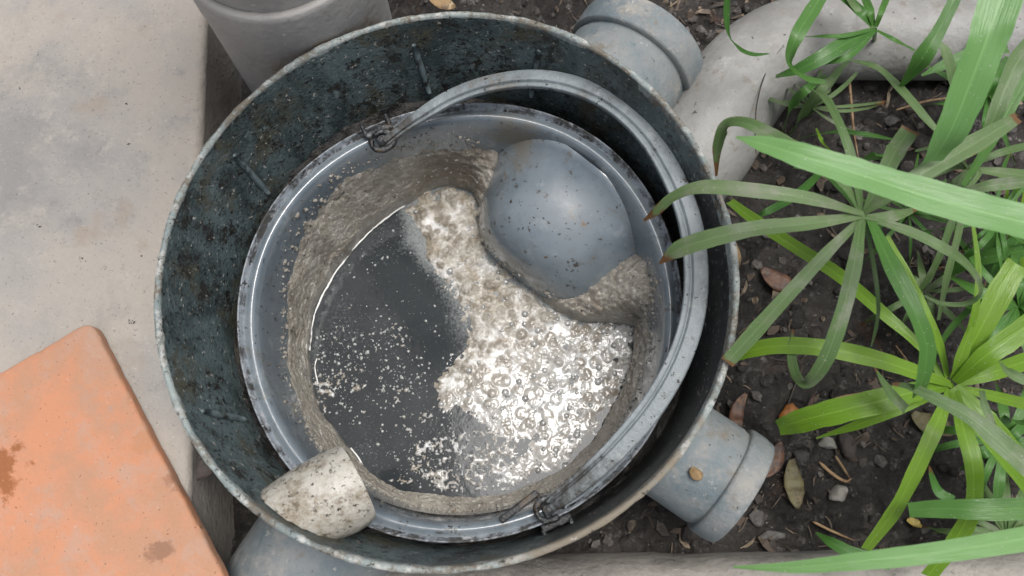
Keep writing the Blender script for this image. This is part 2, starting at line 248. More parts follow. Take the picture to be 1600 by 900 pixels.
def add_film(m):
    nt = m.node_tree; N, L = nt.nodes, nt.links; b = N["Principled BSDF"]; old = b.inputs['Base Color'].links[0].from_socket
    a = N.new("ShaderNodeAttribute"); a.attribute_name = 'film'; tc = N.new("ShaderNodeTexCoord"); t = N.new("ShaderNodeTexNoise"); t.inputs['Scale'].default_value = 420; t.inputs['Detail'].default_value = 6; t.inputs['Roughness'].default_value = .75
    L.new(tc.outputs['Object'], t.inputs['Vector']); ad = N.new("ShaderNodeMath"); ad.operation = 'MULTIPLY_ADD'; L.new(a.outputs['Fac'], ad.inputs[0]); ad.inputs[1].default_value = .42; L.new(t.outputs[0], ad.inputs[2])
    mr = N.new("ShaderNodeMapRange"); L.new(ad.outputs[0], mr.inputs[0]); mr.inputs[1].default_value = .58; mr.inputs[2].default_value = .98; mr.inputs[4].default_value = .85
    mx = N.new("ShaderNodeMix"); mx.data_type = 'RGBA'; L.new(mr.outputs[0], mx.inputs[0]); L.new(old, mx.inputs[6]); mx.inputs[7].default_value = (.27, .29, .285, 1); L.new(mx.outputs[2], b.inputs['Base Color'])
add_film(M['water'])
_f = M['foam'].node_tree; _b = _f.nodes['Principled BSDF']; _o = _b.inputs['Base Color'].links[0].from_socket
_a = _f.nodes.new('ShaderNodeAttribute'); _a.attribute_name = 'wet'; _m = _f.nodes.new('ShaderNodeMix'); _m.data_type = 'RGBA'; _r = _f.nodes.new('ShaderNodeMapRange'); _r.inputs[1].default_value = .3; _r.inputs[2].default_value = 1; _r.inputs[4].default_value = .5
_f.links.new(_a.outputs['Fac'], _r.inputs[0]); _f.links.new(_r.outputs[0], _m.inputs[0]); _f.links.new(_o, _m.inputs[6]); _m.inputs[7].default_value = (.36, .375, .385, 1); _a2 = _f.nodes.new('ShaderNodeAttribute'); _a2.attribute_name = 'mound'; _m2 = _f.nodes.new('ShaderNodeMix'); _m2.data_type = 'RGBA'; _f.links.new(_a2.outputs['Fac'], _m2.inputs[0]); _f.links.new(_m.outputs[2], _m2.inputs[6]); _m2.inputs[7].default_value = (.21, .185, .145, 1); _f.links.new(_m2.outputs[2], _b.inputs['Base Color'])
_a = M['foam'].node_tree.nodes.new('ShaderNodeAttribute'); _a.attribute_name = 'wet'; M['foam'].node_tree.links.new(_a.outputs['Fac'], M['foam'].node_tree.nodes['Principled BSDF'].inputs['Coat Weight'])

# ------------------------------------------------------------------ object helpers
def tag(o, label=None, cat=None, group=None, kind=None):
    if label: o['label'] = label
    if cat: o['category'] = cat
    if group: o['group'] = group
    if kind: o['kind'] = kind
    return o
def thing(name, loc, label, cat, group=None, kind=None):
    o = bpy.data.objects.new(name, None); COL.objects.link(o); o.location = [float(v) for v in loc]; o.empty_display_size = .02
    return tag(o, label, cat, group, kind)
def origin_of(o):
    v = Vector((0, 0, 0))
    while o is not None: v = v + o.location; o = o.parent
    return v
def mesh(name, verts, faces, material, parent=None, smooth=True, loc=None, attrs=None):
    """verts in world coordinates; the object's origin is its parent's, or loc, or the lowest middle of the mesh"""
    verts = np.asarray(verts, float)
    if parent is not None: og = np.array(origin_of(parent))
    elif loc is not None: og = np.asarray(loc, float)
    else: og = np.array([verts[:, 0].mean(), verts[:, 1].mean(), verts[:, 2].min()])
    me = bpy.data.meshes.new(name)
    if isinstance(faces, np.ndarray): faces = faces.tolist()
    me.from_pydata((verts - og).tolist(), [], faces); me.update()
    if attrs:
        for k, v in attrs.items():
            a = me.attributes.new(k, 'FLOAT', 'POINT'); a.data.foreach_set('value', np.asarray(v, np.float32))
    me.materials.append(material)
    if smooth: me.polygons.foreach_set('use_smooth', [True] * len(me.polygons))
    o = bpy.data.objects.new(name, me); COL.objects.link(o)
    if parent is not None: o.parent = parent
    else: o.location = og.tolist()
    return o
def quads(n, m, wrap_n=False, wrap_m=False):
    i = np.arange(n if wrap_n else n - 1); j = np.arange(m if wrap_m else m - 1); I, J = np.meshgrid(i, j, indexing='ij')
    a = I * m + J; b = ((I + 1) % n) * m + J; c = ((I + 1) % n) * m + (J + 1) % m; d = I * m + (J + 1) % m
    return np.stack([a, b, c, d], -1).reshape(-1, 4)
def bev(o, w=.002, seg=2, ang=R(40)):
    md = o.modifiers.new('bevel', 'BEVEL'); md.width = w; md.segments = seg; md.limit_method = 'ANGLE'; md.angle_limit = ang; return o
def flat_edges(o, ang=R(35)):
    bm = bmesh.new(); bm.from_mesh(o.data)
    for e in bm.edges:
        if len(e.link_faces) == 2 and e.calc_face_angle() > ang: e.smooth = False
    bm.to_mesh(o.data); bm.free(); return o
def revolve(profile, centre, axis, n=72, shape=None):
    """closed-round surface of (radius, along) profile points about axis; returns verts, faces"""
    a = np.asarray(axis, float); a /= np.linalg.norm(a)
    u = np.cross(a, [0, 0, 1.0]) if abs(a[2]) < .9 else np.array([1.0, 0, 0]); u /= np.linalg.norm(u); v = np.cross(a, u)
    ph = np.linspace(0, 2 * np.pi, n, endpoint=False); pr = np.asarray(profile, float); k = np.ones(n) if shape is None else shape(ph)
    dirs = np.cos(ph)[:, None] * u + np.sin(ph)[:, None] * v
    V = np.asarray(centre)[None, None] + dirs[:, None, :] * (pr[:, 0][None, :] * k[:, None])[..., None] + a * pr[:, 1][None, :, None]
    return V.reshape(-1, 3), quads(n, len(pr), wrap_n=True)
def catmull(pts, per=8):
    pts = np.asarray(pts, float); p = np.vstack([2 * pts[0] - pts[1], pts, 2 * pts[-1] - pts[-2]]); out = []
    for i in range(1, len(p) - 2):
        for t in np.linspace(0, 1, per, endpoint=False):
            out.append(.5 * (2 * p[i] + (p[i + 1] - p[i - 1]) * t + (2 * p[i - 1] - 5 * p[i] + 4 * p[i + 1] - p[i + 2]) * t * t + (3 * p[i] - p[i - 1] - 3 * p[i + 1] + p[i + 2]) * t ** 3))
    out.append(p[-2]); return np.array(out)
def tube(path, rad, n=10, cap=True):
    path = np.asarray(path, float); rad = np.broadcast_to(np.asarray(rad, float), (len(path),))
    T = np.gradient(path, axis=0); T /= np.linalg.norm(T, axis=1)[:, None] + 1e-12
    u = np.cross(T[0], [0, 0, 1.0]); u = u if np.linalg.norm(u) > .1 else np.cross(T[0], [1.0, 0, 0]); V = []
    for i in range(len(path)):
        u = u - T[i] * (u @ T[i]); u /= np.linalg.norm(u); w = np.cross(T[i], u)
        for k in range(n):
            a = 2 * np.pi * k / n; V.append(path[i] + rad[i] * (math.cos(a) * u + math.sin(a) * w))
    F = quads(len(path), n, wrap_m=True).tolist()
    if cap: F.append(list(range(n))[::-1]); F.append([(len(path) - 1) * n + k for k in range(n)])
    return np.array(V), F
def box(c, dx, dy, dz, ax=(1, 0, 0)):
    ax = np.asarray(ax, float); ax /= np.linalg.norm(ax); ay = np.cross([0, 0, 1.0], ax); ay /= np.linalg.norm(ay); az = np.cross(ax, ay)
    V = [np.asarray(c) + sx * dx / 2 * ax + sy * dy / 2 * ay + sz * dz / 2 * az for sx in (-1, 1) for sy in (-1, 1) for sz in (-1, 1)]
    return np.array(V), [[0, 1, 3, 2], [4, 6, 7, 5], [0, 4, 5, 1], [2, 3, 7, 6], [0, 2, 6, 4], [1, 5, 7, 3]]
def prism(poly, z0, z1):
    n = len(poly); V = [(x, y, z0) for x, y in poly] + [(x, y, z1) for x, y in poly]
    return np.array(V, float), [list(range(n))[::-1], list(range(n, 2 * n))] + [[i, (i + 1) % n, n + (i + 1) % n, n + i] for i in range(n)]
def join(parts):
    V, F, o = [], [], 0
    for v, f in parts:
        V.append(v); F += [[q + o for q in x] for x in (f.tolist() if isinstance(f, np.ndarray) else f)]; o += len(v)
    return np.vstack(V), F
_ico = {}
def ico(sub):
    if sub not in _ico:
        bm = bmesh.new(); bmesh.ops.create_icosphere(bm, subdivisions=sub, radius=1)
        _ico[sub] = (np.array([v.co for v in bm.verts]), [[v.index for v in f.verts] for f in bm.faces]); bm.free()
    return _ico[sub]
def rotz(v, a): c, s = math.cos(a), math.sin(a); return np.asarray(v) @ np.array([[c, s, 0], [-s, c, 0], [0, 0, 1]])

# ------------------------------------------------------------------ ground
SOIL = -.165
def soil_z(x, y):
    z = SOIL + .011 * fbm(np.stack([x * 28, y * 28, 0 * x], -1), 4, 3) + .0065 * fbm(np.stack([x * 120, y * 120, 0 * x], -1), 4, 5) * (np.hypot(x, y) < 1)
    z = z + .075 * sstep(.10, .0, np.abs(x - .0)) * sstep(.16, .20, y) * sstep(.5, .35, y)
    return z
fine = np.arange(-.26, .62, .0028); out = .62 + np.cumsum(.004 * 1.22 ** np.arange(1, 34)); low = -.26 - np.cumsum(.004 * 1.22 ** np.arange(1, 34))
gx = np.concatenate([low[::-1], fine, out]); finey = np.arange(-.24, .46, .0028)
gy = np.concatenate([(-.24 - np.cumsum(.004 * 1.22 ** np.arange(1, 34)))[::-1], finey, .46 + np.cumsum(.004 * 1.22 ** np.arange(1, 34))])
X, Y = np.meshgrid(gx, gy, indexing='ij'); Z = soil_z(X, Y)
fq = quads(len(gx), len(gy)); cx = X.ravel()[fq].mean(1); cy = Y.ravel()[fq].mean(1)
fq = fq[np.hypot(cx, cy) > .166]
g = mesh('ground', np.stack([X, Y, Z], -1).reshape(-1, 3), fq, M['soil'], loc=(0, 0, 0))
tag(g, 'dark damp soil bed beside the drain chamber under the sedge plants', 'soil', kind='structure')

# ------------------------------------------------------------------ concrete ledge, kerb, tile
ZL = -.075
e0, e1 = P(322, 0, ZL), P(297, 700, ZL); ed = (e0 - e1) / np.linalg.norm(e0 - e1); en = np.array([-ed[1], ed[0], 0])
pa, pb = e1 - ed * 1.2, e0 + ed * 1.6
V, F = prism([pa[:2], pb[:2], (pb + en * 2.0)[:2], (pa + en * 2.0)[:2]], -.30, ZL)
ledge = bev(flat_edges(mesh('concrete_ledge', V, F, M['concrete'], loc=(0, 0, 0))), .006, 4)
tag(ledge, 'broad pinkish grey concrete ledge left of the round chamber, under the orange tile', 'ledge', kind='thing')
k0, k1 = P(400, 897, -.11), P(1600, 878, -.11); kd = (k1 - k0) / np.linalg.norm(k1 - k0); kn = np.array([kd[1], -kd[0], 0])
a, b = k0 + kd * -.0, k0 + kd * 2.2
prof = [(-.007, -.30), (-.007, -.150), (-.005, -.128), (.001, -.113), (.008, -.108), (.6, -.108), (.6, -.30)]
n = 80; V = []
for i in range(n):
    c0 = a + (b - a) * i / (n - 1)
    for q, (d, z) in enumerate(prof):
        p = c0 + kn * d; j = .0012 * vnoise(np.array([[p[0] * 60, q * 3.1, 1.]]))[0] if 0 < q < 5 else 0
        V.append((p[0] + kn[0] * j, p[1] + kn[1] * j, z + j))
F = quads(n, len(prof), wrap_m=True).tolist() + [list(range(len(prof)))[::-1], [(n - 1) * len(prof) + k for k in range(len(prof))]]
tag(mesh('concrete_kerb', V, F, M['kerb'], smooth=True), 'worn grey concrete kerb along the bottom edge, below the drain chamber', 'kerb', kind='thing')
zt = ZT
c0 = P(141, 500, zt); dA = P(352, 903, zt) - c0; dA /= np.linalg.norm(dA); dB = np.array([dA[1], -dA[0], 0])
rc = .008; o2 = []
for (u0, v0, a0_) in ((rc, rc, 180), (.33 - rc, rc, 270), (.33 - rc, .33 - rc, 0), (rc, .33 - rc, 90)):
    for a_ in np.linspace(a0_, a0_ + 90, 9): o2.append((u0 + rc * math.cos(R(a_)), v0 + rc * math.sin(R(a_))))
o2 = np.array(o2); o3 = []
for q in range(len(o2)):
    p0_, p1_ = o2[q], o2[(q + 1) % len(o2)]; m_ = max(1, int(np.linalg.norm(p1_ - p0_) / .0016))
    o3 += [p0_ + (p1_ - p0_) * t for t in np.arange(m_) / m_]
o3 = np.array(o3); nO = len(o3); tn = np.roll(o3, -1, 0) - np.roll(o3, 1, 0); tn /= np.linalg.norm(tn, axis=1)[:, None]; on = np.stack([tn[:, 1], -tn[:, 0]], 1)
q3_ = np.concatenate([o3 * 90, np.zeros((nO, 1))], 1); jig = .0007 * fbm(q3_, 5, 3, .6); chip = .0022 * sstep(.28, .6, fbm(q3_ * .9 + 5, 4, 8, .6))
rings = [(0, zt - .0095, 0), (0, zt - .0022, .2), (-.0006, zt - .0008, .8), (-.0018, zt, 1), (-.006, zt, 0)]
V = np.concatenate([np.stack([*(c0[:2][:, None] + dA[:2, None] * (o3 + on * (ins + jig - chip * cw)[:, None])[:, 0] + dB[:2, None] * (o3 + on * (ins + jig - chip * cw)[:, None])[:, 1]), np.full(nO, z_) - chip * .5 * (cw > .5) * (z_ < zt + 1) * (ins > -.005)], 1) for ins, z_, cw in rings])
F = [[r_ * nO + q, r_ * nO + (q + 1) % nO, (r_ + 1) * nO + (q + 1) % nO, (r_ + 1) * nO + q] for r_ in range(len(rings) - 1) for q in range(nO)] + [[(len(rings) - 1) * nO + q for q in range(nO)], list(range(nO))[::-1]]
tag(flat_edges(mesh('clay_tile', V, F, M['tile'], loc=TILE0)), 'orange clay tile with brown stains lying on the concrete ledge', 'tile')

# ------------------------------------------------------------------ drain chamber
def four(c):
    def f(ph):
        r = np.full_like(ph, c[0])
        for k in range(1, (len(c) - 1) // 2 + 1): r = r + c[2 * k - 1] * np.cos(k * ph) + c[2 * k] * np.sin(k * ph)
        return r
    return f
RIM = four([0.1799, 0.0001, 0, -0.0002, 0.0014, -0.0001, -0.0008, 0.0001, -0.0005])
rshape = lambda ph: RIM(ph) / .18
chamber = thing('drain_chamber', (0, 0, -.30), 'round blue-grey plastic drain chamber with grimy inner wall and pipe sockets', 'drain chamber')
n = 288; ph = np.linspace(0, 2 * np.pi, n, endpoint=False); k = rshape(ph)
pr = [(.1795, -.002), (.1765, -.03), (.1735, -.10), (.1725, -.30), (.1600, -.30), (.1620, -.112), (.1635, -.100), (.1662, -.075), (.1706, -.045), (.1742, -.018), (.1760, -.002)]
V = np.array([[(r * kk * math.cos(p), r * kk * math.sin(p), z) for r, z in pr] for p, kk in zip(ph, k)])
SH = lambda z: np.clip(-np.asarray(z) / .075, 0, 1)[..., None] * np.array([.0050, -.0032])      # the tub is moulded a little skew
V[:, 4:, :2] += SH(V[:, 4:, 2])
for j in range(5, 10):
    nz = fbm(V[:, j] * 45, 4, 11) * .0011; V[:, j, 0] -= nz * np.cos(ph); V[:, j, 1] -= nz * np.sin(ph)
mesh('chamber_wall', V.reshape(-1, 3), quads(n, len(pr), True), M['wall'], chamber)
n = 720; ph = np.linspace(0, 2 * np.pi, n, endpoint=False); k = rshape(ph)
nz = fbm(np.stack([np.cos(ph) * 14, np.sin(ph) * 14, 0 * ph], -1), 5, 21); n2 = fbm(np.stack([np.cos(ph) * 40, np.sin(ph) * 40, 0 * ph], -1), 4, 31)
prr = [(.1792, -.009), (.1799, -.002), (.1795, 0), (.1780, .0003), (.1765, 0), (.1759, -.002), (.1755, -.009)]
V = np.zeros((n, len(prr), 3))
for j, (r, z) in enumerate(prr):
    rr = r * k + (n2 * .00022 + nz * .0006) * (1 if j < 3 else (-.8 if j > 3 else .3)) * (1 if j not in (0, 6) else .3); zz = z + (.0007 * nz + .0003 * n2) * (0 < j < 6)
    V[:, j] = np.stack([rr * np.cos(ph), rr * np.sin(ph), zz], -1)
mesh('rim', V.reshape(-1, 3), quads(n, len(prr), True), M['rim'], chamber)
# silt-covered shelf the bucket hangs in
n = 360; ph = np.linspace(0, 2 * np.pi, n, endpoint=False); ts = np.linspace(0, 1, 10); V = np.zeros((n, 10, 3))
for j, t in enumerate(ts):
    r = (.1660 - .0210 * t) * rshape(ph); z = -.088 - .016 * t + .007 * fbm(np.stack([np.cos(ph) * 9, np.sin(ph) * 9, 0 * ph + t * 2], -1), 6, 41, .62) + .010 * np.exp(-((np.degrees(ph) - 125) / 30) ** 2)
    V[:, j] = np.stack([r * np.cos(ph) + .005, r * np.sin(ph) - .0032, z], -1)
M['silt'] = mat('black_silt', (.020, .018, .015), [((.008, .007, .007), 40, .45, .6), ((.10, .08, .052), 34, .58, .70, {'detail': 9, 'rough': .75}), ((.20, .17, .12), 150, .66, .72)], rough=.5, bumps=[(150, .003, {'detail': 7})])
mesh('support_ledge', V.reshape(-1, 3), quads(n, 10, True), M['silt'], chamber)
for (x0, y0, x1, y1) in ((646, 66, 671, 146), (362, 240, 412, 298), (316, 643, 384, 655), (822, 132, 824, 168)):
    zA, zB = -.022, -.072
    A = P(x0, y0, zA); B = P(x1, y1, zB)
    aA = math.atan2(A[1] - SH(zA)[1], A[0] - SH(zA)[0]); aB = math.atan2(B[1] - SH(zB)[1], B[0] - SH(zB)[0]); pts = []
    for t in np.linspace(0, 1, 6):
        an = aA + (aB - aA) * t; z = zA + (zB - zA) * t; r = np.interp(z, [-.10, -.075, -.045, -.018], [.1635, .1662, .1706, .1742]) * float(rshape(np.array([an]))[0]) - .0012
        pts.append((r * math.cos(an) + SH(z)[0], r * math.sin(an) + SH(z)[1], z))
    V, F = tube(pts, [.0016, .0024, .0024, .0024, .0024, .0016], 8); mesh('rib', V, F, M['rib'], chamber)
def socket(ang, off, z, r_in, r_end, rad, col_rad, col_len, wall=.0045):
    d = np.array([math.cos(ang), math.sin(ang), 0]); perp = np.array([d[1], -d[0], 0])
    c = perp * off + np.array([0, 0, z])
    cs = r_end - col_len
    V = []
    for q in range(96):
        a = 2 * math.pi * q / 96; e_ = perp * math.cos(a) * rad + np.array([0, 0, 1.0]) * math.sin(a) * rad; b0 = c + e_
        L0 = -(b0[:2] @ d[:2]) + math.sqrt(max(0, (b0[:2] @ d[:2]) ** 2 - (b0[:2] @ b0[:2]) + .1740 ** 2))
        for L_, k_ in ((L0, 1), (cs - .0035, 1), (cs - .002, .975), (cs + .001, .975)): V.append(c + e_ * k_ + d * L_)
    F = quads(96, 4, True)
    s = mesh('pipe_socket', V, F, M['socket'], chamber)
    V, F = revolve([(rad * .97, cs), (col_rad * .985, cs + .0003), (col_rad, cs + .0025), (col_rad, r_end - .007), (col_rad * .992, r_end - .005), (col_rad * .985, r_end - .004), (col_rad * .975, r_end - .001), (col_rad * .96, r_end), (col_rad - wall, r_end), (col_rad - wall, cs)], c, d, 96)
    mesh('collar', V, F, M['socket'], s)
    return s
socket(R(-32), .0, -.089, .166, .2365, .0372, .0402, .0175)
socket(R(59.5), .000, -.125, .166, .280, .0525, .0568, .027)
socket(R(240), -.012, -.131, .164, .275, .052, .0575, .024)

# ------------------------------------------------------------------ silt bucket
CB = np.array([.0059, -.0078, 0]); BSH = four([0.1557, -0.0008, -0.0001, -0.001, 0.0016, -0.001, 0.0008, -0.0005, -0.0011])
bshape = lambda ph: BSH(ph) / .1557
ZW = -.165
BR, BZ = [], []
bprof = [(.1330, -.26), (.1505, -.080), (.1535, -.074), (.1550, -.0665), (.1557, -.065), (.1549, -.0640), (.1541, -.0648), (.1536, -.0690), (.1522, -.0705), (.1505, -.0700), (.1494, -.0690), (.1478, -.0684), (.1462, -.0688),
         (.1447, -.0705), (.1432, -.0745), (.1420, -.081), (.1408, -.092), (.1394, -.11), (.1372, -.14), (.1345, -.19), (.1315, -.255), (.08, -.257), (.001, -.257)]
def rin(z): return np.interp(z, [-.255, -.19, -.14, -.11, -.092, -.081, -.0745, -.0705], [.1315, .1345, .1372, .1394, .1408, .1420, .1432, .1447])
bucket = thing('silt_bucket', (CB[0], CB[1], -.26), 'pale blue-grey plastic silt bucket with arched hood, hanging inside the drain chamber', 'bucket')
def bucket_ring(prof, n=288):
    ph = np.linspace(0, 2 * np.pi, n, endpoint=False); k = bshape(ph); pr = np.array(prof)
    V = np.stack([CB[0] + np.cos(ph)[:, None] * k[:, None] * pr[:, 0], CB[1] + np.sin(ph)[:, None] * k[:, None] * pr[:, 0], np.broadcast_to(pr[:, 1], (n, len(pr)))], -1)
    return V.reshape(-1, 3), quads(n, len(pr), True)
V, F = bucket_ring(bprof[8:] ); mesh('body', V, F, M['bucket'], bucket)
V, F = bucket_ring(bprof[:9]); mesh('lip', V, F, M['bucket_lip'], bucket)
# hood over the outlet: a half-barrel with a rounded nose
HA = R(53); hu = np.array([math.cos(HA), math.sin(HA), 0]); hv = np.array([-hu[1], hu[0], 0])
nu, nv = 70, 90; HW, HL, HZ = .073, .085, .083
def hood_pt(t, be):
    """t 0..1 from the bucket wall to the nose, be 0..pi across"""
    rp = max(0, 1 - t ** 3.4) ** (1 / 3.4); rz = max(0, 1 - t ** 3.9) ** (1 / 3.9); cb, sb = math.cos(be), math.sin(be)
    return CB + hu * (.146 - HL * t) + hv * math.copysign(abs(cb) ** (2 / 2.3), cb) * (HW if cb > 0 else HW * 1.10) * rp * (1 - .10 * t) + np.array([0, 0, -.170 + sb ** (2 / 2.3) * (HZ - .010 * t + .009 * cb) * rz])
V = np.array([[hood_pt(1 - (1 - i / (nu - 1)) ** 1.8, math.pi * j / (nv - 1)) for j in range(nv)] for i in range(nu)])
nrm = np.cross(np.gradient(V, axis=1), np.gradient(V, axis=0)); nrm /= np.linalg.norm(nrm, axis=2)[..., None] + 1e-12
nrm *= np.where((nrm * (V - CB - hu * .08 + np.array([0, 0, .17]))).sum(-1) < 0, -1, 1)[..., None]
dw = rin(V[..., 2]) * bshape(np.arctan2(V[..., 1] - CB[1], V[..., 0] - CB[0])) - np.hypot(V[..., 0] - CB[0], V[..., 1] - CB[1])      # distance to the bucket wall: fillet
V = V + nrm * (.012 * np.exp(-np.maximum(dw, 0) / .010))[..., None]
mesh('hood', V.reshape(-1, 3), quads(nu, nv), M['bucket'], bucket)
# bail handle folded over to the upper right
hpx = [(603, 222), (630, 200), (660, 179), (705, 152), (760, 132), (825, 123), (890, 131), (955, 160), (1012, 212), (1056, 285), (1080, 355), (1088, 430), (1081, 500), (1058, 568), (1020, 634), (970, 694), (918, 744), (880, 775), (862, 790)]
npx = len(hpx); path = catmull([P(x, y, -.060 + .030 * math.sin(math.pi * i / (npx - 1))) for i, (x, y) in enumerate(hpx)], 6)
wd = np.interp(np.linspace(0, 1, len(path)), [0, .06, .14, .3, .55, .8, .92, 1], [.42, .50, .68, .84, .96, .92, .74, .55])
prof = [(-8.3, -1.6), (-8.3, 1.2), (-7.7, 1.8), (-5.6, 2.0), (-4.6, 1.6), (-4.0, .3), (-3.2, .2), (-2.6, 1.2), (-1.8, 2.0), (1.5, 2.3), (5.0, 2.2), (7.4, 1.9), (8.3, 1.0), (8.3, -1.6)]
T = np.gradient(path, axis=0); T /= np.linalg.norm(T, axis=1)[:, None]
sd_ = np.cross(T, [0, 0, 1.0]); sd_ /= np.linalg.norm(sd_, axis=1)[:, None]
if (path[len(path) // 2] - CB) @ sd_[len(path) // 2] < 0: sd_ = -sd_
up = np.cross(sd_, T); up *= np.sign(up[:, 2])[:, None]
V = np.array([[path[i] + sd_[i] * w * wd[i] * .001 + up[i] * h * .001 for w, h in prof] for i in range(len(path))])
F = quads(len(path), len(prof), False, True).tolist() + [list(range(len(prof))), [(len(path) - 1) * len(prof) + q for q in range(len(prof))][::-1]]
flat_edges(mesh('handle', V.reshape(-1, 3), F, M['handle'], bucket), R(30))
for (x, y, ang, sg) in ((598, 220, R(118), 1), (858, 795, R(-64), -1)):
    c = P(x, y, -.060); d = np.array([math.cos(ang), math.sin(ang), 0]); t = np.array([-d[1], d[0], 0])
    pth = np.array([c + t * .0085 * math.cos(q) - d * .0072 * math.sin(q) for q in np.linspace(-.5, 2 * math.pi - 1.1, 26)])
    V1, F1 = tube(pth, .0022 * (1 + .25 * vnoise(pth * 300, 3)), 8)
    lug = mesh('handle_lug', V1, F1, M['lug'], bucket)
    V2, F2 = join([box(c + d * .0100 - t * sg * .001 + [0, 0, -.004], .005, .021, .006, d), box(c + d * .0150 - t * sg * .010 + [0, 0, -.003], .010, .003, .006, d), box(c + d * .0150 + t * sg * .009 + [0, 0, -.004], .010, .003, .006, d)] + ([] if sg > 0 else [
                   box(c + d * .0190 - t * .002 + [0, 0, -.005], .003, .024, .005, d), box(c - d * .009 - t * .017 + [0, 0, -.008], .005, .030, .006, d + .22 * t), box(c - d * .002 - t * .002 + [0, 0, -.009], .018, .005, .006, d)]))
    bev(mesh('bracket', V2, F2, M['lug'], lug), .0012)
    V3, F3 = tube([c + [0, 0, -.010], c + [0, 0, .0012]], .0040, 14); mesh('pivot_pin', V3, F3, M['lug'], lug)

# ------------------------------------------------------------------ sludge crust, water, scum
WPX = [(487, 520), (488, 490), (500, 465), (520, 430), (550, 395), (580, 360), (610, 335), (640, 318), (665, 300), (700, 290), (740, 300), (752, 335), (758, 370), (775, 402), (800, 437), (830, 463), (862, 486), (905, 505), (950, 505), (995, 507), (990, 550), (975, 600), (955, 640), (925, 690),
       (885, 730), (840, 754), (780, 773), (720, 775), (660, 772), (610, 762), (575, 735), (550, 705), (525, 670), (500, 640), (488, 600), (484, 560)]
UPX = [(448, 520), (446, 460), (456, 400), (485, 335), (530, 284), (580, 254), (625, 238), (680, 228), (740, 228), (785, 240), (1008, 405), (1018, 440), (1018, 520), (1000, 590), (968, 660), (930, 712), (885, 750), (830, 778), (760, 794), (700, 794), (640, 783), (600, 765), (555, 742), (515, 712), (480, 672), (456, 612), (446, 560)]
def polar(pts):
    pts = np.asarray(pts) - CB[:2]; a = np.arctan2(pts[:, 1], pts[:, 0]); o = np.argsort(a); return a[o], np.hypot(*pts.T)[o]
wxy = np.array([P(x, y, ZW)[:2] for x, y in WPX]); wa, wr = polar(wxy)
uu = []
for x, y in UPX:
    best = None
    for z in np.linspace(-.155, -.076, 160):
        p = P(x, y, z)[:2] - CB[:2]; e = abs(np.hypot(*p) - rin(z) * bshape(np.array([math.atan2(p[1], p[0])]))[0])
        if best is None or e < best[0]: best = (e, z, math.atan2(p[1], p[0]))
    uu.append((best[2], best[1]))
uu += [(R(a_), -.150) for a_ in (32, 40, 48, 56, 64, 72, 80)]
uu.sort(); ua = np.array([q[0] for q in uu]); uz = np.array([q[1] for q in uu])
def per(a, xs, ys): return np.interp(a, np.concatenate([xs - 2 * np.pi, xs, xs + 2 * np.pi]), np.concatenate([ys, ys, ys]))
na, nt = 1000, 56; ph = np.linspace(-np.pi, np.pi, na, endpoint=False); t = np.linspace(0, 1, nt); A_, T_ = np.meshgrid(ph, t, indexing='ij')
kern = np.ones(9) / 9; sm = lambda y: np.convolve(np.concatenate([y[-4:], y, y[:4]]), kern, 'valid')
rW = sm(per(ph, wa, wr)); zU = sm(sm(per(ph, ua, uz))); zU = zU + .0085 * fbm(np.stack([np.cos(ph) * 7, np.sin(ph) * 7, 0 * ph], -1), 5, 44, .62); rU = rin(zU) * bshape(ph) + .0006
rW = np.minimum(rW, rU - .004)
rW = rW + .0016 * fbm(np.stack([np.cos(ph) * 12, np.sin(ph) * 12, 0 * ph], -1), 4, 77)
rr = rW[:, None] + (rU - rW)[:, None] * T_; wid = (rU - rW)[:, None]
gg = .22 * sstep(0, .10, T_) + .78 * T_ ** 1.25
zz = (ZW - .003) + (zU[:, None] - ZW + .003) * gg
P3 = np.stack([rr * np.cos(A_), rr * np.sin(A_), zz], -1)
deg = np.degrees(A_); rough_zone = sstep(-35, -5, deg) * sstep(100, 85, deg)
nz = fbm(P3 * 55, 5, 13, .55); lump = 1 - 2 * np.clip(worley(np.stack([A_ * .125 * 130, (rr + zz) * 130], -1), 5), 0, 1); l2 = 1 - 2 * np.clip(worley(np.stack([A_ * .125 * 300, (rr + zz) * 300], -1), 8), 0, 1)
fade = sstep(0, .08, T_) * sstep(1, .78, T_)
disp = (.0018 * nz + (.0004 + .0018 * rough_zone) * lump + (.0005 + .0008 * rough_zone) * l2 - .0030 * (.35 + rough_zone) * np.clip(fbm(P3 * 70, 4, 33) - .25, 0, 1) * 2) * fade + .0018 * fade
rr = rr + .0032 * sstep(.62, 1, T_) * np.clip(fbm(P3 * 120, 4, 57, .6) + .12, 0, 1) * 1.8
rr = rr - disp * .75 * np.clip(1 - wid / .06, .2, 1); zz = zz + disp * .9
V = np.stack([CB[0] + rr * np.cos(A_), CB[1] + rr * np.sin(A_), zz], -1)
tag(mesh('sludge_crust', V.reshape(-1, 3), quads(na, nt, True), M['mud'], loc=(CB[0], CB[1], ZW)), 'lumpy tan crust of wet grease and silt ringing the inside of the bucket', 'sludge', kind='stuff')
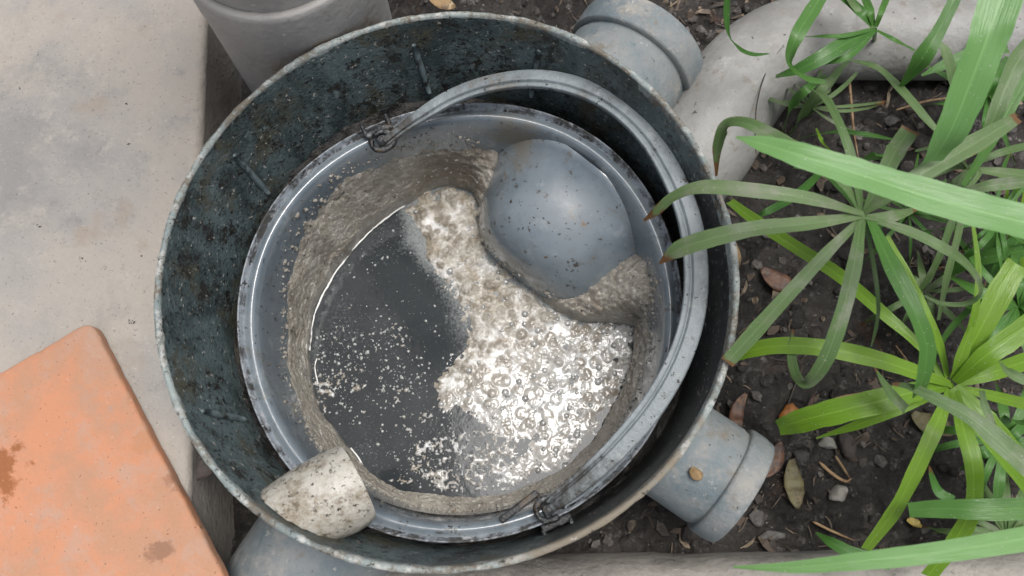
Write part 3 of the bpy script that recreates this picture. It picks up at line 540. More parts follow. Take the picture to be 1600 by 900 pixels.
# scum raft
FPXL = [(640, 322), (655, 302), (700, 284), (742, 295), (765, 380), (800, 430), (860, 482), (905, 500), (1002, 505), (995, 560), (975, 610), (960, 640), (930, 690), (885, 735), (840, 756), (790, 778), (740, 772), (742, 735), (760, 710), (752, 685), (735, 665), (715, 650), (690, 632), (678, 605), (690, 575), (712, 555), (722, 520), (716, 485), (700, 450), (672, 418), (650, 370)]
fpoly = [P(x, y, ZW)[:2] for x, y in FPXL]
res = .0007; xs = np.arange(-.14, .15, res); ys = np.arange(-.15, .135, res); X, Y = np.meshgrid(xs, ys, indexing='ij'); pt = np.stack([X.ravel(), Y.ravel()], -1)
s = poly_sd(pt, fpoly); p3 = np.concatenate([pt, np.zeros((len(pt), 1))], 1)
lowq = sstep(.012, -.03, poly_sd(pt, [P(x, y, ZW)[:2] for x, y in ((735, 655), (790, 672), (835, 702), (820, 735), (860, 790), (690, 800), (690, 680))]) * -1)
s = np.minimum(s, .012); s = s - .011 * lowq
s = s + (.0150 + .004 * lowq) * fbm(p3 * 75, 6, 51, .66) + (.004 + .004 * lowq) * fbm(p3 * 300, 4, 52, .6)
dens = np.zeros(len(pt))
for (x, y, r, a_) in ((672, 700, 34, .9), (655, 730, 28, .9), (690, 745, 34, .9), (640, 680, 20, .6), (700, 710, 26, .8), (740, 740, 40, .95), (515, 600, 34, .9), (505, 560, 22, .7), (520, 640, 24, .5), (545, 555, 30, .5), (600, 570, 44, .45), (640, 607, 22, .55), (670, 655, 30, .6), (770, 715, 44, .9), (765, 680, 30, .8), (580, 520, 40, .35), (530, 520, 36, .45), (620, 640, 34, .4), (560, 600, 36, .5), (710, 680, 30, .7), (620, 755, 26, .4), (800, 740, 40, .9)):
    c = P(x, y, ZW)[:2]; dens = np.maximum(dens, a_ * np.exp(-((pt[:, 0] - c[0]) ** 2 + (pt[:, 1] - c[1]) ** 2) / (r * .00055) ** 2))
flake = fbm(p3 * 330, 4, 61, .6) + .35 * fbm(p3 * 110, 2, 63); islands = np.where(dens > .04, (flake - (.62 - .62 * dens)) * .004, -.001)
ms = sstep(-.001, .016, s); w1 = worley(pt * 85, 3); w2 = worley(pt * 210 + 4, 4); w3 = worley(pt * 480, 6)
wet = sstep(-.02, .05, .62 * (pt[:, 0] - .03) - .78 * (pt[:, 1] + .01) + .012 * fbm(p3 * 45, 3, 15))       # 0 = dry crusted top left, 1 = bubbly lower right
n40 = fbm(p3 * 42, 4, 71); w0 = worley(pt * 48 + .01 * 0, 13)
dry = 1 - .8 * wet; w1b = worley(pt * 105 + 9, 23)
h = -.0006 + ms * (.0016 + dry * .0044 * (1 - w0) ** 1.2 * (.7 + .6 * n40) + .0012 * wet * n40 + .0030 * np.sqrt(np.clip(1 - (w1 / .42) ** 2, 0, 1)) * (.45 + .5 * fbm(p3 * 60, 3, 72)) + .0018 * wet * np.sqrt(np.clip(1 - (w1b / .36) ** 2, 0, 1)) * sstep(-.2, .3, fbm(p3 * 50, 2, 97)) + .0003 * dry * np.sqrt(np.clip(1 - w2 * 1.6, 0, 1))) + .0013 * dry * fbm(p3 * 130, 5, 81, .6) * sstep(-.001, .004, s) + .0006 * wet * fbm(p3 * 60, 3, 82)
thick = sstep(-.03, .05, pt[:, 1] + .2 * pt[:, 0])
h = h * (.5 + .55 * thick)
h = np.where(s < -.001, -.001, h)
hi = np.where(islands > 0, np.minimum(islands * .8, .0009) + .0001, -.001)
h = np.maximum(h, hi)
fq = quads(len(xs), len(ys)); keep = h[fq].max(1) > 0
inside = per(np.arctan2(pt[:, 1] - CB[1], pt[:, 0] - CB[0]), wa, wr) + .006 > np.hypot(pt[:, 0] - CB[0], pt[:, 1] - CB[1]); keep &= inside[fq].all(1)
fq = fq[keep]; used, inv = np.unique(fq, return_inverse=True)
V = np.stack([pt[used, 0], pt[used, 1], ZW + h[used]], -1)
wetc = .12 + .88 * np.clip(wet + .35 * fbm(p3 * 70, 4, 19) + (islands > 0), 0, 1)
tag(mesh('grease_scum', V, inv.reshape(-1, 4), M['foam'], loc=(CB[0], CB[1], ZW), attrs={'wet': wetc[used], 'mound': (sstep(.46, .22, np.minimum(w1, w1b + .06) + .16 * fbm(p3 * 200, 3, 93)) * (.35 + .65 * sstep(-.35, .35, fbm(p3 * 38, 3, 94))))[used]}), 'thick lumpy raft of pale grease scum floating on the right of the water', 'scum', kind='stuff')
# water, with a thin grey skin of grease drifting off the raft
wkeep = quads(len(xs), len(ys))[:, :]; st = 2
xs2, ys2 = xs[::st], ys[::st]; X2, Y2 = np.meshgrid(xs2, ys2, indexing='ij'); p2 = np.stack([X2.ravel(), Y2.ravel()], -1)
lim = np.minimum(per(np.arctan2(p2[:, 1] - CB[1], p2[:, 0] - CB[0]), wa, wr) + .008, .1338)
f2 = quads(len(xs2), len(ys2)); f2 = f2[(lim > np.hypot(p2[:, 0] - CB[0], p2[:, 1] - CB[1]))[f2].all(1)]; us, iv = np.unique(f2, return_inverse=True)
fs = poly_sd(p2[us], fpoly); q3 = np.concatenate([p2[us], np.zeros((len(us), 1))], 1)
top = sstep(-.03, .03, p2[us, 1])
film = sstep(-.016, .004, fs + .010 * fbm(q3 * 45, 4, 91)) * (.12 + .88 * top) + .22 * sstep(.0, .5, fbm(q3 * 30, 4, 95)) * sstep(.02, -.1, p2[us, 0] + .3 * p2[us, 1])
tag(mesh('water', np.concatenate([p2[us], np.full((len(us), 1), ZW)], 1), iv.reshape(-1, 4), M['water'], loc=(CB[0], CB[1], ZW), attrs={'film': film}), 'still dark grey waste water filling the bucket', 'water', kind='structure')
from bisect import bisect
def h_at(x, y):
    i = int(round((x - xs[0]) / res)); j = int(round((y - ys[0]) / res)); return h[min(max(i, 0), len(xs) - 1) * len(ys) + min(max(j, 0), len(ys) - 1)]
# bubbles on the scum
rng = random.Random(3); parts = []; bv, bf = ico(2)
cand = pt[(s > .004) & inside]
for _ in range(240):
    x, y = cand[rng.randrange(len(cand))]; right = (x * .6 - y * .8 + .06) / .12
    if rng.random() > .15 + .85 * min(1, max(0, right)): continue
    r = .0006 + .0026 * rng.random() ** 2.6
    parts.append((bv * [r, r, r * .75] + [x, y, ZW + max(0, h_at(x, y)) - r * .1], bf))
V, F = join(parts); tag(mesh('scum_bubbles', V, F, M['bubble'], loc=(CB[0], CB[1], ZW)), 'small wet bubbles sitting on the pale grease scum', 'bubbles', kind='stuff')
# specks floating on the open water
parts = []; bv, bf = ico(1); wpoly = [tuple(q) for q in wxy]
clus = [P(x, y, ZW)[:2] for x, y in ((515, 590), (560, 560), (640, 600), (670, 700), (700, 740), (540, 620), (600, 520), (745, 730), (620, 590), (690, 690), (650, 730), (520, 540), (770, 700))]
pp = []
for _ in range(1500):
    if rng.random() < .62:
        c = clus[rng.randrange(len(clus))]; pp.append((c[0] + rng.gauss(0, .011), c[1] + rng.gauss(0, .010)))
    else: pp.append((rng.uniform(-.12, .08), rng.uniform(-.13, .10)))
pp = np.array(pp); ok = poly_sd(pp, wpoly) > .002; pp = pp[ok]
for i, (x, y) in enumerate(pp):
    if h_at(x, y) > 0: continue
    r = .00025 + .0012 * rng.random() ** 4; v = bv * [r * rng.uniform(.8, 1.5), r, r * .55]
    parts.append((rotz(v + .25 * r * vnoise(bv * 1.7 + i, 2)[:, None], rng.random() * 6) + [x, y, ZW + r * .15], bf))
V, F = join(parts); tag(mesh('scum_specks', V, F, M['speck'], loc=(CB[0], CB[1], ZW)), 'pale grease specks scattered over the dark open water', 'specks', kind='stuff')
# glint of the water's raised edge, painted as white tubes at left
fl = catmull([P(x, y, ZW + .0006) for x, y in ((632, 322), (612, 334), (590, 352), (576, 364), (550, 392), (522, 430), (502, 466), (490, 496), (486, 530), (484, 548))], 10)
fl[:, :2] += .0007 * np.stack([fbm(fl * 260, 3, 5), fbm(fl * 260, 3, 6)], -1)
rd = .0007 * (1 + .9 * fbm(fl * 150, 3, 9)); V, F = tube(fl, np.clip(rd, .0002, .002), 8)
V2, F2 = tube(catmull([P(x, y, ZW + .0006) for x, y in ((548, 700), (560, 715), (568, 730))], 6), .0007, 8); V3, F3 = tube(catmull([P(x, y, ZW + .0006) for x, y in ((497, 600), (492, 575), (495, 560))], 6), .0005, 8)
V, F = join([(V, F), (V2, F2), (V3, F3)]); tag(mesh('waterline_glint', V, F, M['film'], loc=(CB[0], CB[1], ZW)), 'thin white painted glint along the left edge of the water', 'painted glint', kind='stuff')

# silt flecks stuck on the bucket, hood and chamber wall
parts = []
def on_bucket(a, z):
    r = rin(z) * bshape(np.array([a]))[0] - .0003; return np.array([CB[0] + r * math.cos(a), CB[1] + r * math.sin(a), z])
for i in range(1500):
    a = rng.uniform(-math.pi, math.pi); z = rng.uniform(-.118, -.072); p = on_bucket(a, z)
    if vnoise(np.array([p * 55]), 4)[0] < rng.uniform(-.5, .6): continue
    r = .00012 + .0007 * rng.random() ** 5
    parts.append((bv * [r * rng.uniform(.7, 1.8), r, r * .6] + .3 * r * vnoise(bv * 1.9 + i, 3)[:, None] + p, bf))
hood_pts = None
for i in range(380):
    p = hood_pt(rng.uniform(.16, .95), math.pi * rng.uniform(.12, .88))
    r = .00014 + .0009 * rng.random() ** 5
    if vnoise(np.array([p * 60]), 4)[0] < rng.uniform(-.5, .6): continue
    parts.append((rotz(bv * [r * rng.uniform(.7, 2.2), r, r * .5] + .3 * r * vnoise(bv * 1.9 + i, 3)[:, None], rng.random() * 6) + p, bf))
V, F = join(parts); tag(mesh('silt_flecks', V, F, M['debris'], loc=(CB[0], CB[1], ZW)), 'dark specks of silt stuck to the bucket and its hood', 'silt', kind='stuff')

parts = []
for i in range(900):
    a = rng.uniform(-math.pi, math.pi); z0 = float(per(np.array([a]), ph, zU)[0]); z = z0 + abs(rng.gauss(0, .010)); 
    if z > -.073 or (20 < math.degrees(a) < 88): continue
    p = on_bucket(a, z); r = .0003 + .0016 * rng.random() ** 4
    parts.append((rotz(bv * [r * rng.uniform(.7, 2.0), r, r * .6] + .35 * r * vnoise(bv * 1.9 + i, 3)[:, None], rng.random() * 6) + p, bf))
for i in range(900):
    p = hood_pt(rng.uniform(.35, 1.0), math.pi * rng.random())
    if not -.160 < p[2] < -.138 - .012 * rng.random(): continue
    r = .0005 + .0026 * rng.random() ** 3.5
    parts.append((rotz(bv * [r * rng.uniform(.7, 1.8), r, r * .8] + .35 * r * vnoise(bv * 1.9 + i, 3)[:, None], rng.random() * 6) + p, bf))
V, F = join(parts); tag(mesh('sludge_crumbs', V, F, M['mud'], loc=(CB[0], CB[1], ZW)), 'tan crumbs of grease stuck to the bucket wall above the sludge crust', 'sludge', kind='stuff')

# ------------------------------------------------------------------ pipes
ZS = -.037; ax = P(588, 808, ZS) - P(530, 697, ZS); ax = np.array([-ax[1], ax[0], 0]); ax /= np.linalg.norm(ax)
end = (P(530, 697, ZS) + P(588, 808, ZS)) / 2; sr = np.linalg.norm(P(588, 808, ZS) - P(530, 697, ZS)) / 2
sp = np.array([-ax[1], ax[0], 0]); V = []; na_ = 72; rings = [(1.0, 1), (1.05, .75), (1.085, .5), (1.07, .25), (1.025, .06), (.985, 0), (.95, -.004), (.87, -.004), (.86, .02), (.86, .9)]
for q in range(na_):
    a = 2 * math.pi * q / na_; e_ = sp * math.cos(a) + np.array([0, 0, 1.0]) * math.sin(a)
    L_ = 0
    while np.hypot(*(end + e_ * sr - ax * L_)[:2]) < .1738 * float(rshape(np.array([math.atan2(*(end + e_ * sr - ax * L_)[1::-1])]))[0]) and L_ < .12: L_ += .001
    for k_, f_ in rings: V.append(end + e_ * sr * k_ - ax * L_ * f_ + ax * (.24 * sr * k_ * math.sin(a) * (1 - min(1, max(0, f_ / .5)))))
tag(flat_edges(mesh('inlet_pipe', V, quads(na_, len(rings), True), M['spout']), R(50)), 'short stained white inlet pipe poking through the chamber wall at lower left', 'pipe')
dp = thing('downpipe', (-.125, .209, -.17), 'thick upright grey downpipe with socket standing behind the chamber, beside the ledge', 'downpipe')
V, F = revolve([(.0635, -.17), (.0635, .000), (.0642, .004), (.0642, .030), (.0636, .034), (.0625, .0352), (.0585, .0352), (.0585, .01)], (-.125, .209, 0), (0, 0, 1), 128)
mesh('pipe_socket', V, F, M['downpipe'], dp)
V, F = revolve([(.0582, .0), (.0582, .30), (.0582, 1.2)], (-.125, .209, 0), (0, 0, 1), 128); mesh('pipe', V, F, M['downpipe'], dp)
wp = thing('drain_pipe', P(1500, 60, SOIL), 'long dirty white plastic drain pipe with bend, lying on the soil at top right', 'pipe')
zp = -.138
V, F = revolve([(.0355, 0), (.0355, 1.5)], P(1318, 59, zp), P(1600, 60, zp) - P(1318, 59, zp), 72); mesh('pipe', V, F, M['white_pipe'], wp)
bp = catmull([P(x, y, z_) for x, y, z_ in ((1322, 59, zp), (1270, 62, zp), (1222, 78, zp), (1178, 108, zp), (1143, 150, zp), (1118, 195, zp), (1090, 240, zp - .004), (1050, 280, zp - .012))], 10)
V, F = tube(bp, np.interp(np.linspace(0, 1, len(bp)), [0, .02, .1, .3, .55, 1], [.0372, .0378, .0376, .041, .043, .042]), 64, False); mesh('elbow', V, F, M['white_pipe'], wp)
V, F = tube(bp[:4] + (bp[0] - bp[3]) * .2, .0381, 64, False); mesh('joint_ring', V, F, M['white_pipe'], wp)

# ------------------------------------------------------------------ stones, grit, twigs, dead leaves
def stone(x, y, wpx, hpx, z, m, label, rot=0, group=None, name='stone'):
    p = P(x, y, z); sc = depth(p) / FPX; v, f = ico(3); sd0 = int(x * 7 + y)
    rg = np.random.RandomState(sd0 % 9999); d_ = rg.normal(size=(13, 3)); d_ /= np.linalg.norm(d_, axis=1)[:, None]; lim_ = rg.uniform(.55, .9, 13)
    for dd_, ll_ in zip(d_, lim_): e_ = v @ dd_; v = v - np.maximum(e_ - ll_, 0)[:, None] * dd_ * .92
    v = v * 1.22 * (1 + .14 * fbm(v * 2.2 + sd0, 3, 4)[:, None])
    v = v * [wpx / 2 * sc, hpx / 2 * sc, min(wpx, hpx) * .36 * sc]; v = rotz(v, rot) + p
    return tag(mesh(name, v, f, m, smooth=True), label, 'stone', group)
def gz(x, y, it=6):
    z = SOIL
    for _ in range(it): p = P(x, y, z); z = float(soil_z(np.array([p[0]]), np.array([p[1]]))[0])
    return z
stone(1311, 771, 31, 22, gz(1311, 771) + .003, M['pale_stone'], 'pale angular stone lying alone on the soil right of the lower socket', .3)
stone(1086, 739, 19, 22, -.051, M['tan_stone'], 'tan stone chip stuck on top of the lower right pipe socket', .5)
stone(1143, 398, 26, 60, -.062, M['tan_stone'], 'tan clod wedged against the right outside of the chamber rim', .15)
stone(322, 728, 34, 44, -.075, M['red_stone'], 'reddish brown stone wedged between the chamber and the ledge', -.6)
stone(1234, 646, 38, 26, gz(1234, 646) + .006, mat('orange_chip', (.34, .13, .03), [((.22, .09, .03), 120, .45, .6)], rough=.6), 'orange brown stone at the tip of a bright green blade', .2)
stone(1294, 693, 22, 26, gz(1294, 693) + .003, M['pale_stone'], 'small pale pebble below the forked bright green blades', 1.2)
stone(1253, 718, 34, 26, gz(1253, 718) + .0005, M['stone'], 'wet grey stone above the long olive dead leaf', .1)
stone(1322, 693, 26, 40, gz(1322, 693) + .0005, M['red_stone'], 'reddish upright stone between two pale pebbles', .1)
stone(1376, 720, 30, 22, gz(1376, 720) + .0005, M['stone'], 'flat grey stone next to a yellow-green stalk', -.3)
stone(1207, 838, 36, 16, gz(1207, 838) + .0005, M['stone'], 'wet blue-grey stone by the kerb below the lower socket', .1)
stone(1184, 810, 24, 26, gz(1184, 810) + .0005, M['stone'], 'grey stone tucked beside the end of the lower socket', .4)
stone(1394, 188, 22, 20, gz(1394, 188) + .004, M['stone'], 'round grey pebble on the soil below the white pipe', 0)
stone(1420, 172, 20, 16, gz(1420, 172) + .0005, M['red_stone'], 'small brown pebble beside a bent straw', 0)
parts = []; bv1, bf1 = ico(1); rng = random.Random(11)
for i in range(5200):
    x, y = rng.uniform(-.05, .55), rng.uniform(-.165, .36)
    if math.hypot(x, y) < .182: continue
    if vnoise(np.array([[x * 22, y * 22, 1.]]), 9)[0] < rng.uniform(-.6, .5): continue
    r = .0005 + .0042 * rng.random() ** 6
    v = bv1 * (1 + .35 * vnoise(bv1 * 1.4 + i, 6)[:, None]) * [r * rng.uniform(.8, 1.6), r, r * .6]
    parts.append((rotz(v, rng.random() * 6) + [x, y, 0], bf1))
V, F = join(parts); nvp = len(bv1); cen = V.reshape(-1, nvp, 3).mean(1); zg = soil_z(cen[:, 0], cen[:, 1]); V[:, 2] += np.repeat(zg + .0004, nvp)
tag(mesh('gravel', V, F, M['gravel'], smooth=False, loc=(0, 0, SOIL)), 'grit and small clods scattered over the dark soil', 'gravel', kind='stuff')
parts = []; rng = random.Random(31); bv2, bf2 = ico(2)
for i in range(620):
    x, y = rng.uniform(.0, .55), rng.uniform(-.165, .34)
    if math.hypot(x, y) < .186 or math.hypot(*(np.array([x, y]) - P(1241, 757, SOIL)[:2])) < .026: continue
    r = .0016 + .0065 * rng.random() ** 3.5; z_ = float(soil_z(np.array([x]), np.array([y]))[0])
    v = bv2 * (1 + .30 * fbm(bv2 * 1.6 + i, 3, 6)[:, None] + .16 * vnoise(bv2 * 5 + i, 8)[:, None]) * [r * rng.uniform(.8, 1.5), r, r * .7]
    parts.append((rotz(v, rng.random() * 6) + [x, y, z_ + r * .05], bf2))
V, F = join(parts); tag(mesh('soil_clods', V, F, M['soil'], loc=(0, 0, SOIL)), 'crumbly clods of dark earth on the soil bed', 'soil', kind='stuff')
parts = []; rng = random.Random(23)
for i in range(3000):
    x, y = rng.uniform(.02, .55), rng.uniform(-.165, .33)
    if math.hypot(x, y) < .184 or vnoise(np.array([[x * 16, y * 16, 7.]]), 12)[0] < rng.uniform(-.6, .5): continue
    an = rng.random() * 6.3; L_ = .003 + .016 * rng.random() ** 2.5; w_ = .0004 + .0030 * rng.random() ** 4; cu = rng.uniform(-.6, .6); z_ = float(soil_z(np.array([x]), np.array([y]))[0])
    q_ = [(x + L_ * t * math.cos(an + cu * t), y + L_ * t * math.sin(an + cu * t), z_ + .0012 + .002 * abs(rng.gauss(0, .6)) + .0015 * math.sin(t * 3)) for t in (-.5, -.2, .2, .5)]
    n_ = np.array([-math.sin(an), math.cos(an), rng.uniform(-.5, .5)])
    V = np.array([np.array(p_) + n_ * w_ * f_ * e_ + np.array([0, 0, g_]) for p_, f_ in zip(q_, (.3, 1, .9, .2)) for e_, g_ in ((-1, 0), (1, 0), (.6, -.0005), (-.6, -.0005))])
    parts.append((V, quads(4, 4, False, True)))
V, F = join(parts); M['litter'] = mat('rotting_litter', (.085, .062, .045), [((.22, .17, .115), 40, .50, .60, {'detail': 6}), ((.035, .027, .021), 30, .52, .62, {'off': (3, 3, 3), 'detail': 6}), ((.10, .045, .028), 20, .62, .7)], rough=.7)
tag(mesh('leaf_litter', V, F, M['litter'], smooth=False, loc=(0, 0, SOIL)), 'dark scraps of rotting leaf and root scattered on the damp soil', 'litter', kind='stuff')
def straw(px, m, label, w=3, lift=.003, name='straw', cat='straw', group=None):
    pts = []
    for q in px:
        if len(q) == 3: pts.append(P(*q))
        else: z = gz(*q) + lift; pts.append(P(q[0], q[1], z))
    pa_ = catmull(pts, 6); r = w / 2 * depth(pa_[0]) / FPX
    V, F = tube(pa_, np.interp(np.linspace(0, 1, len(pa_)), [0, .1, .7, 1], [r * .5, r, r * .9, r * .3]), 6)
    return tag(mesh(name, V, F, m), label, cat, group)
straw([(1326, 116), (1330, 160), (1334, 205), (1341, 246)], M['straw'], 'upright dry straw on the soil just below the white pipe', 5, .012)
straw([(1400, 172), (1440, 160), (1475, 154), (1545, 148)], M['straw'], 'bent dry straw crossing behind the broad green blade', 4, .010)
straw([(1232, 120), (1215, 150), (1200, 172), (1193, 192)], M['straw'], 'curved dry straw hanging below the pipe bend', 5, .02)
straw([(1182, 245), (1180, 215), (1183, 160), (1200, 105), (1225, 70)], M['debris'], 'thin dark twig lying across the white pipe bend', 2.2, .075)
straw([(1230, 635), (1243, 600), (1255, 572)], M['debris'], 'dark twig on the soil beside the orange brown stone', 4, .004)
straw([(1305, 622), (1340, 616), (1370, 610), (1400, 603)], M['straw'], 'dry straw under the curled olive blade tip', 5, .006)
straw([(1280, 722), (1300, 740), (1320, 752), (1330, 748)], M['straw'], 'crooked dry twig above the pale angular stone', 6, .004)
straw([(1305, 712), (1318, 732), (1328, 748)], M['straw'], 'short dry twig meeting the crooked twig', 5, .006)
straw([(1520, 694), (1550, 712), (1580, 728)], M['straw'], 'dry straw at the right edge under the greyish blade', 4, .008)
straw([(1270, 815), (1300, 830), (1335, 845)], M['straw'], 'grey twig near the kerb under the longest low blade', 5, .003)
straw([(1400, 540), (1415, 560), (1425, 575)], M['straw'], 'pale dry straw between the olive and yellow-green rosettes', 3, .006)
straw([(1305, 700), (1310, 722)], M['debris'], 'short black twig beside the small pale pebble', 4, .004)
straw([(1460, 420), (1475, 418), (1492, 424)], M['straw'], 'pale straw end inside the thin curled loop of leaf', 4, .006)
def flatleaf(px, wpx, m, label, lift=.005, curl=.15):
    pts = catmull([P(x, y, gz(x, y) + lift) for x, y in px], 6) if not len(px[0]) == 3 else catmull([P(*q) for q in px], 6)
    n = len(pts); T = np.gradient(pts, axis=0); T /= np.linalg.norm(T, axis=1)[:, None]; S = np.cross(T, [0, 0, 1.]); S /= np.linalg.norm(S, axis=1)[:, None]
    w = np.sin(np.linspace(.12, math.pi - .05, n)) ** .7 * wpx / 2 * depth(pts[0]) / FPX
    V = np.array([[pts[i] + S[i] * w[i] * q + np.array([0, 0, curl * w[i] * abs(q) + .0012 * vnoise(np.array([[i * .5, q, 3.]]))[0]]) for q in (-1, -.5, 0, .5, 1)] for i in range(n)])
    o = mesh('dead_leaf', V.reshape(-1, 3), quads(n, 5), m); md = o.modifiers.new('solid', 'SOLIDIFY'); md.thickness = .0005; return tag(o, label, 'dead leaf')
flatleaf([(1236, 718), (1238, 745), (1242, 770), (1246, 795)], 30, M['dead_leaf'], 'long olive dead leaf lying right of the lower right socket', .006)
flatleaf([(1165, 615), (1152, 640), (1150, 665), (1158, 690)], 22, M['brown_leaf'], 'dark reddish dead leaf between the rim and the lower right socket', .01)
flatleaf([(1262, 645), (1258, 660), (1272, 615)], 14, M['brown_leaf'], 'curled brown dead leaf beside the orange brown stone', .008)
flatleaf([(1425, 645), (1445, 660), (1470, 668), (1488, 680)], 34, M['dead_leaf'], 'grey olive dead leaf lying under the yellow-green rosette', .006)
flatleaf([(1195, 745), (1210, 720), (1220, 690)], 26, M['brown_leaf'], 'brown dead leaf along the end of the lower right socket', .006)
flatleaf([(1416, 812), (1428, 816), (1441, 824)], 13, M['yellow_leaf'], 'small pale yellow leaf on the soil near the bottom right', .006)
flatleaf([(670, -6, -.075), (690, 4, -.075), (712, 12, -.075)], 24, M['tan_stone'], 'tan dead leaf on the soil behind the top of the rim', .0)
flatleaf([(1190, 420), (1215, 440), (1250, 450)], 30, M['brown_leaf'], 'dark brown dead leaf on soil right of the rim', .004)
flatleaf([(478, 288, -.0745), (490, 270, -.0735), (502, 254, -.0725)], 14, M['yellow_leaf'], 'small yellow leaf stuck to the upper left bucket edge', 0, .05)

# ------------------------------------------------------------------ sedge plants
def leaf(px, w, z, m, parent=None, dry=0.0, fold=.22, per_=7, label=None, cat=None, name='leaf', roll=0.0):
    n0 = len(px); z = np.interp(np.linspace(0, 1, n0), np.linspace(0, 1, len(z)), z)
    ctrl = np.array([P(x, y, zz_) for (x, y), zz_ in zip(px, z)]); pts = catmull(ctrl, per_); n = len(pts)
    wi = np.interp(np.linspace(0, 1, n), np.linspace(0, 1, len(w)), w); dep = (pts - CAM) @ _F; hw = wi / 2 * dep / FPX
    T = np.gradient(pts, axis=0); T /= np.linalg.norm(T, axis=1)[:, None] + 1e-9
    S = np.cross(T, [0, 0, 1.0]); S /= np.linalg.norm(S, axis=1)[:, None] + 1e-9
    for i in range(1, n):
        if S[i] @ S[i - 1] < 0: S[i] = -S[i]
    for _ in range(2): S[1:-1] = (S[:-2] + S[1:-1] + S[2:]) / 3; S /= np.linalg.norm(S, axis=1)[:, None] + 1e-9
    U_ = np.cross(S, T); U_ *= np.where(U_[:, 2:3] < 0, -1, 1)
    hw = hw * (1 + .05 * vnoise(np.stack([np.arange(n) * .6, np.full(n, px[0][0] * .1), np.full(n, px[-1][1] * .1)], -1), 2))
    tw = .22 * vnoise(np.stack([np.arange(n) * .22, np.full(n, px[0][1] * .13), np.full(n, px[-1][0] * .17)], -1), 7)
    S, U_ = S * np.cos(tw)[:, None] + U_ * np.sin(tw)[:, None], U_ * np.cos(tw)[:, None] - S * np.sin(tw)[:, None]
    q = np.array([-1, -.62, -.25, 0, .25, .62, 1]); fo = np.array([1, .66, .26, 0, .26, .66, 1]) * fold
    V = pts[:, None] + (S * math.cos(roll) + U_ * math.sin(roll))[:, None] * hw[:, None, None] * q[None, :, None] + U_[:, None] * (hw[:, None] * fo[None])[..., None]
    t_ = np.linspace(0, 1, n); tip = np.clip((t_ - (1 - dry)) / max(dry, 1e-3), 0, 1) * (dry > 0)
    edge = .35 * (dry > 0) * (np.abs(q) > .9)[None] * t_[:, None]
    o = mesh(name, V.reshape(-1, 3), quads(n, 7), m, parent, attrs={'s': np.tile(q, n), 't': np.repeat(t_, 7), 'dry': (tip[:, None] * 1.1 + edge).ravel()})
    if label: tag(o, label, cat)
    return o
def plant(name, cpx, zc, basepx, label, cat='sedge', stem_w=9, m='green'):
    c = P(*cpx, zc); zb_ = gz(*basepx); b_ = P(*basepx, zb_); t_ = thing(name, b_, label, cat, 'sedge plants growing beside the chamber')
    sc = stem_w / 2 * depth(c) / FPX; V, F = tube(catmull([b_ - [0, 0, .004], b_ * .6 + c * .4 + [.004, .003, 0], c], 6), sc, 8); mesh('stem', V, F, M[m], t_)
    return t_
A = plant('sedge_plant', (1350, 337), .030, (1325, 415), 'dusty olive umbrella sedge whose two brown tips reach over the bucket handle', m='olive')
for px, w, z, dry, m in [
    ([(1350, 335), (1270, 312), (1180, 299), (1100, 293), (1055, 306), (1028, 328), (1006, 345)], [8, 22, 26, 24, 16, 15, 4], [.03, .045, .04, .025, .01, -.005], .30, 'olive'),
    ([(1350, 337), (1260, 350), (1180, 358), (1110, 373), (1060, 390), (1030, 412)], [10, 24, 28, 30, 27, 3], [.03, .042, .03, .005], .16, 'olive'),
    ([(1348, 340), (1290, 397), (1230, 462), (1180, 517), (1136, 566)], [9, 19, 22, 25, 22], [.03, .035, .02, .004], .04, 'olive'),
    ([(1345, 345), (1335, 410), (1315, 490), (1290, 560), (1262, 598), (1244, 588), (1236, 552), (1239, 514)], [14, 24, 26, 25, 18, 17, 14, 3], [.03, .04, .025, .0, -.02, -.012], .06, 'olive'),
    ([(1360, 345), (1395, 420), (1430, 490), (1448, 545), (1440, 595), (1432, 618)], [14, 32, 30, 27, 24, 18], [.03, .045, .04, .025, .01], 0, 'green'),
    ([(1355, 340), (1420, 362), (1470, 386), (1505, 409), (1527, 436), (1530, 460), (1508, 475), (1470, 474), (1444, 462)], [8, 18, 18, 15, 11, 9, 8, 7, 3], [.03, .035, .02, .0, -.01], 0, 'olive'),
    ([(1352, 330), (1375, 285), (1400, 235), (1422, 202)], [10, 24, 29, 29], [.03, .05, .06], .05, 'olive'),
    ([(1345, 330), (1322, 294), (1290, 262), (1250, 236), (1205, 212), (1165, 193), (1135, 196), (1121, 228), (1119, 275)], [8, 15, 18, 20, 24, 22, 20, 16, 4], [.03, .04, .03, .02, .0, -.03], .12, 'olive'),
    ([(1345, 330), (1338, 280), (1325, 230), (1308, 188), (1288, 152), (1266, 140)], [8, 14, 16, 16, 15, 5], [.03, .045, .04, .01], 0, 'olive'),
    ([(1352, 332), (1400, 300), (1450, 266), (1520, 226), (1590, 184)], [8, 20, 30, 32, 18], [.03, .05, .055, .05], .02, 'olive'),
    ([(1350, 338), (1362, 400), (1372, 470), (1369, 510), (1361, 542)], [6, 8, 7, 6, 2], [.03, .02, .0], 0, 'olive'),
    ([(1350, 340), (1395, 338), (1436, 325)], [8, 20, 4], [.03, .03, .02], .25, 'olive'),
    ([(1350, 340), (1320, 300), (1285, 268), (1240, 262)], [8, 18, 18, 4], [.03, .0, -.04], 0, 'green')]:
    leaf(px, w, z, M[m], A, dry)
B = plant('sedge_plant', (1486, 602), -.025, (1470, 655), 'bright yellow-green umbrella sedge at the right, its rosette fully open', m='bright')
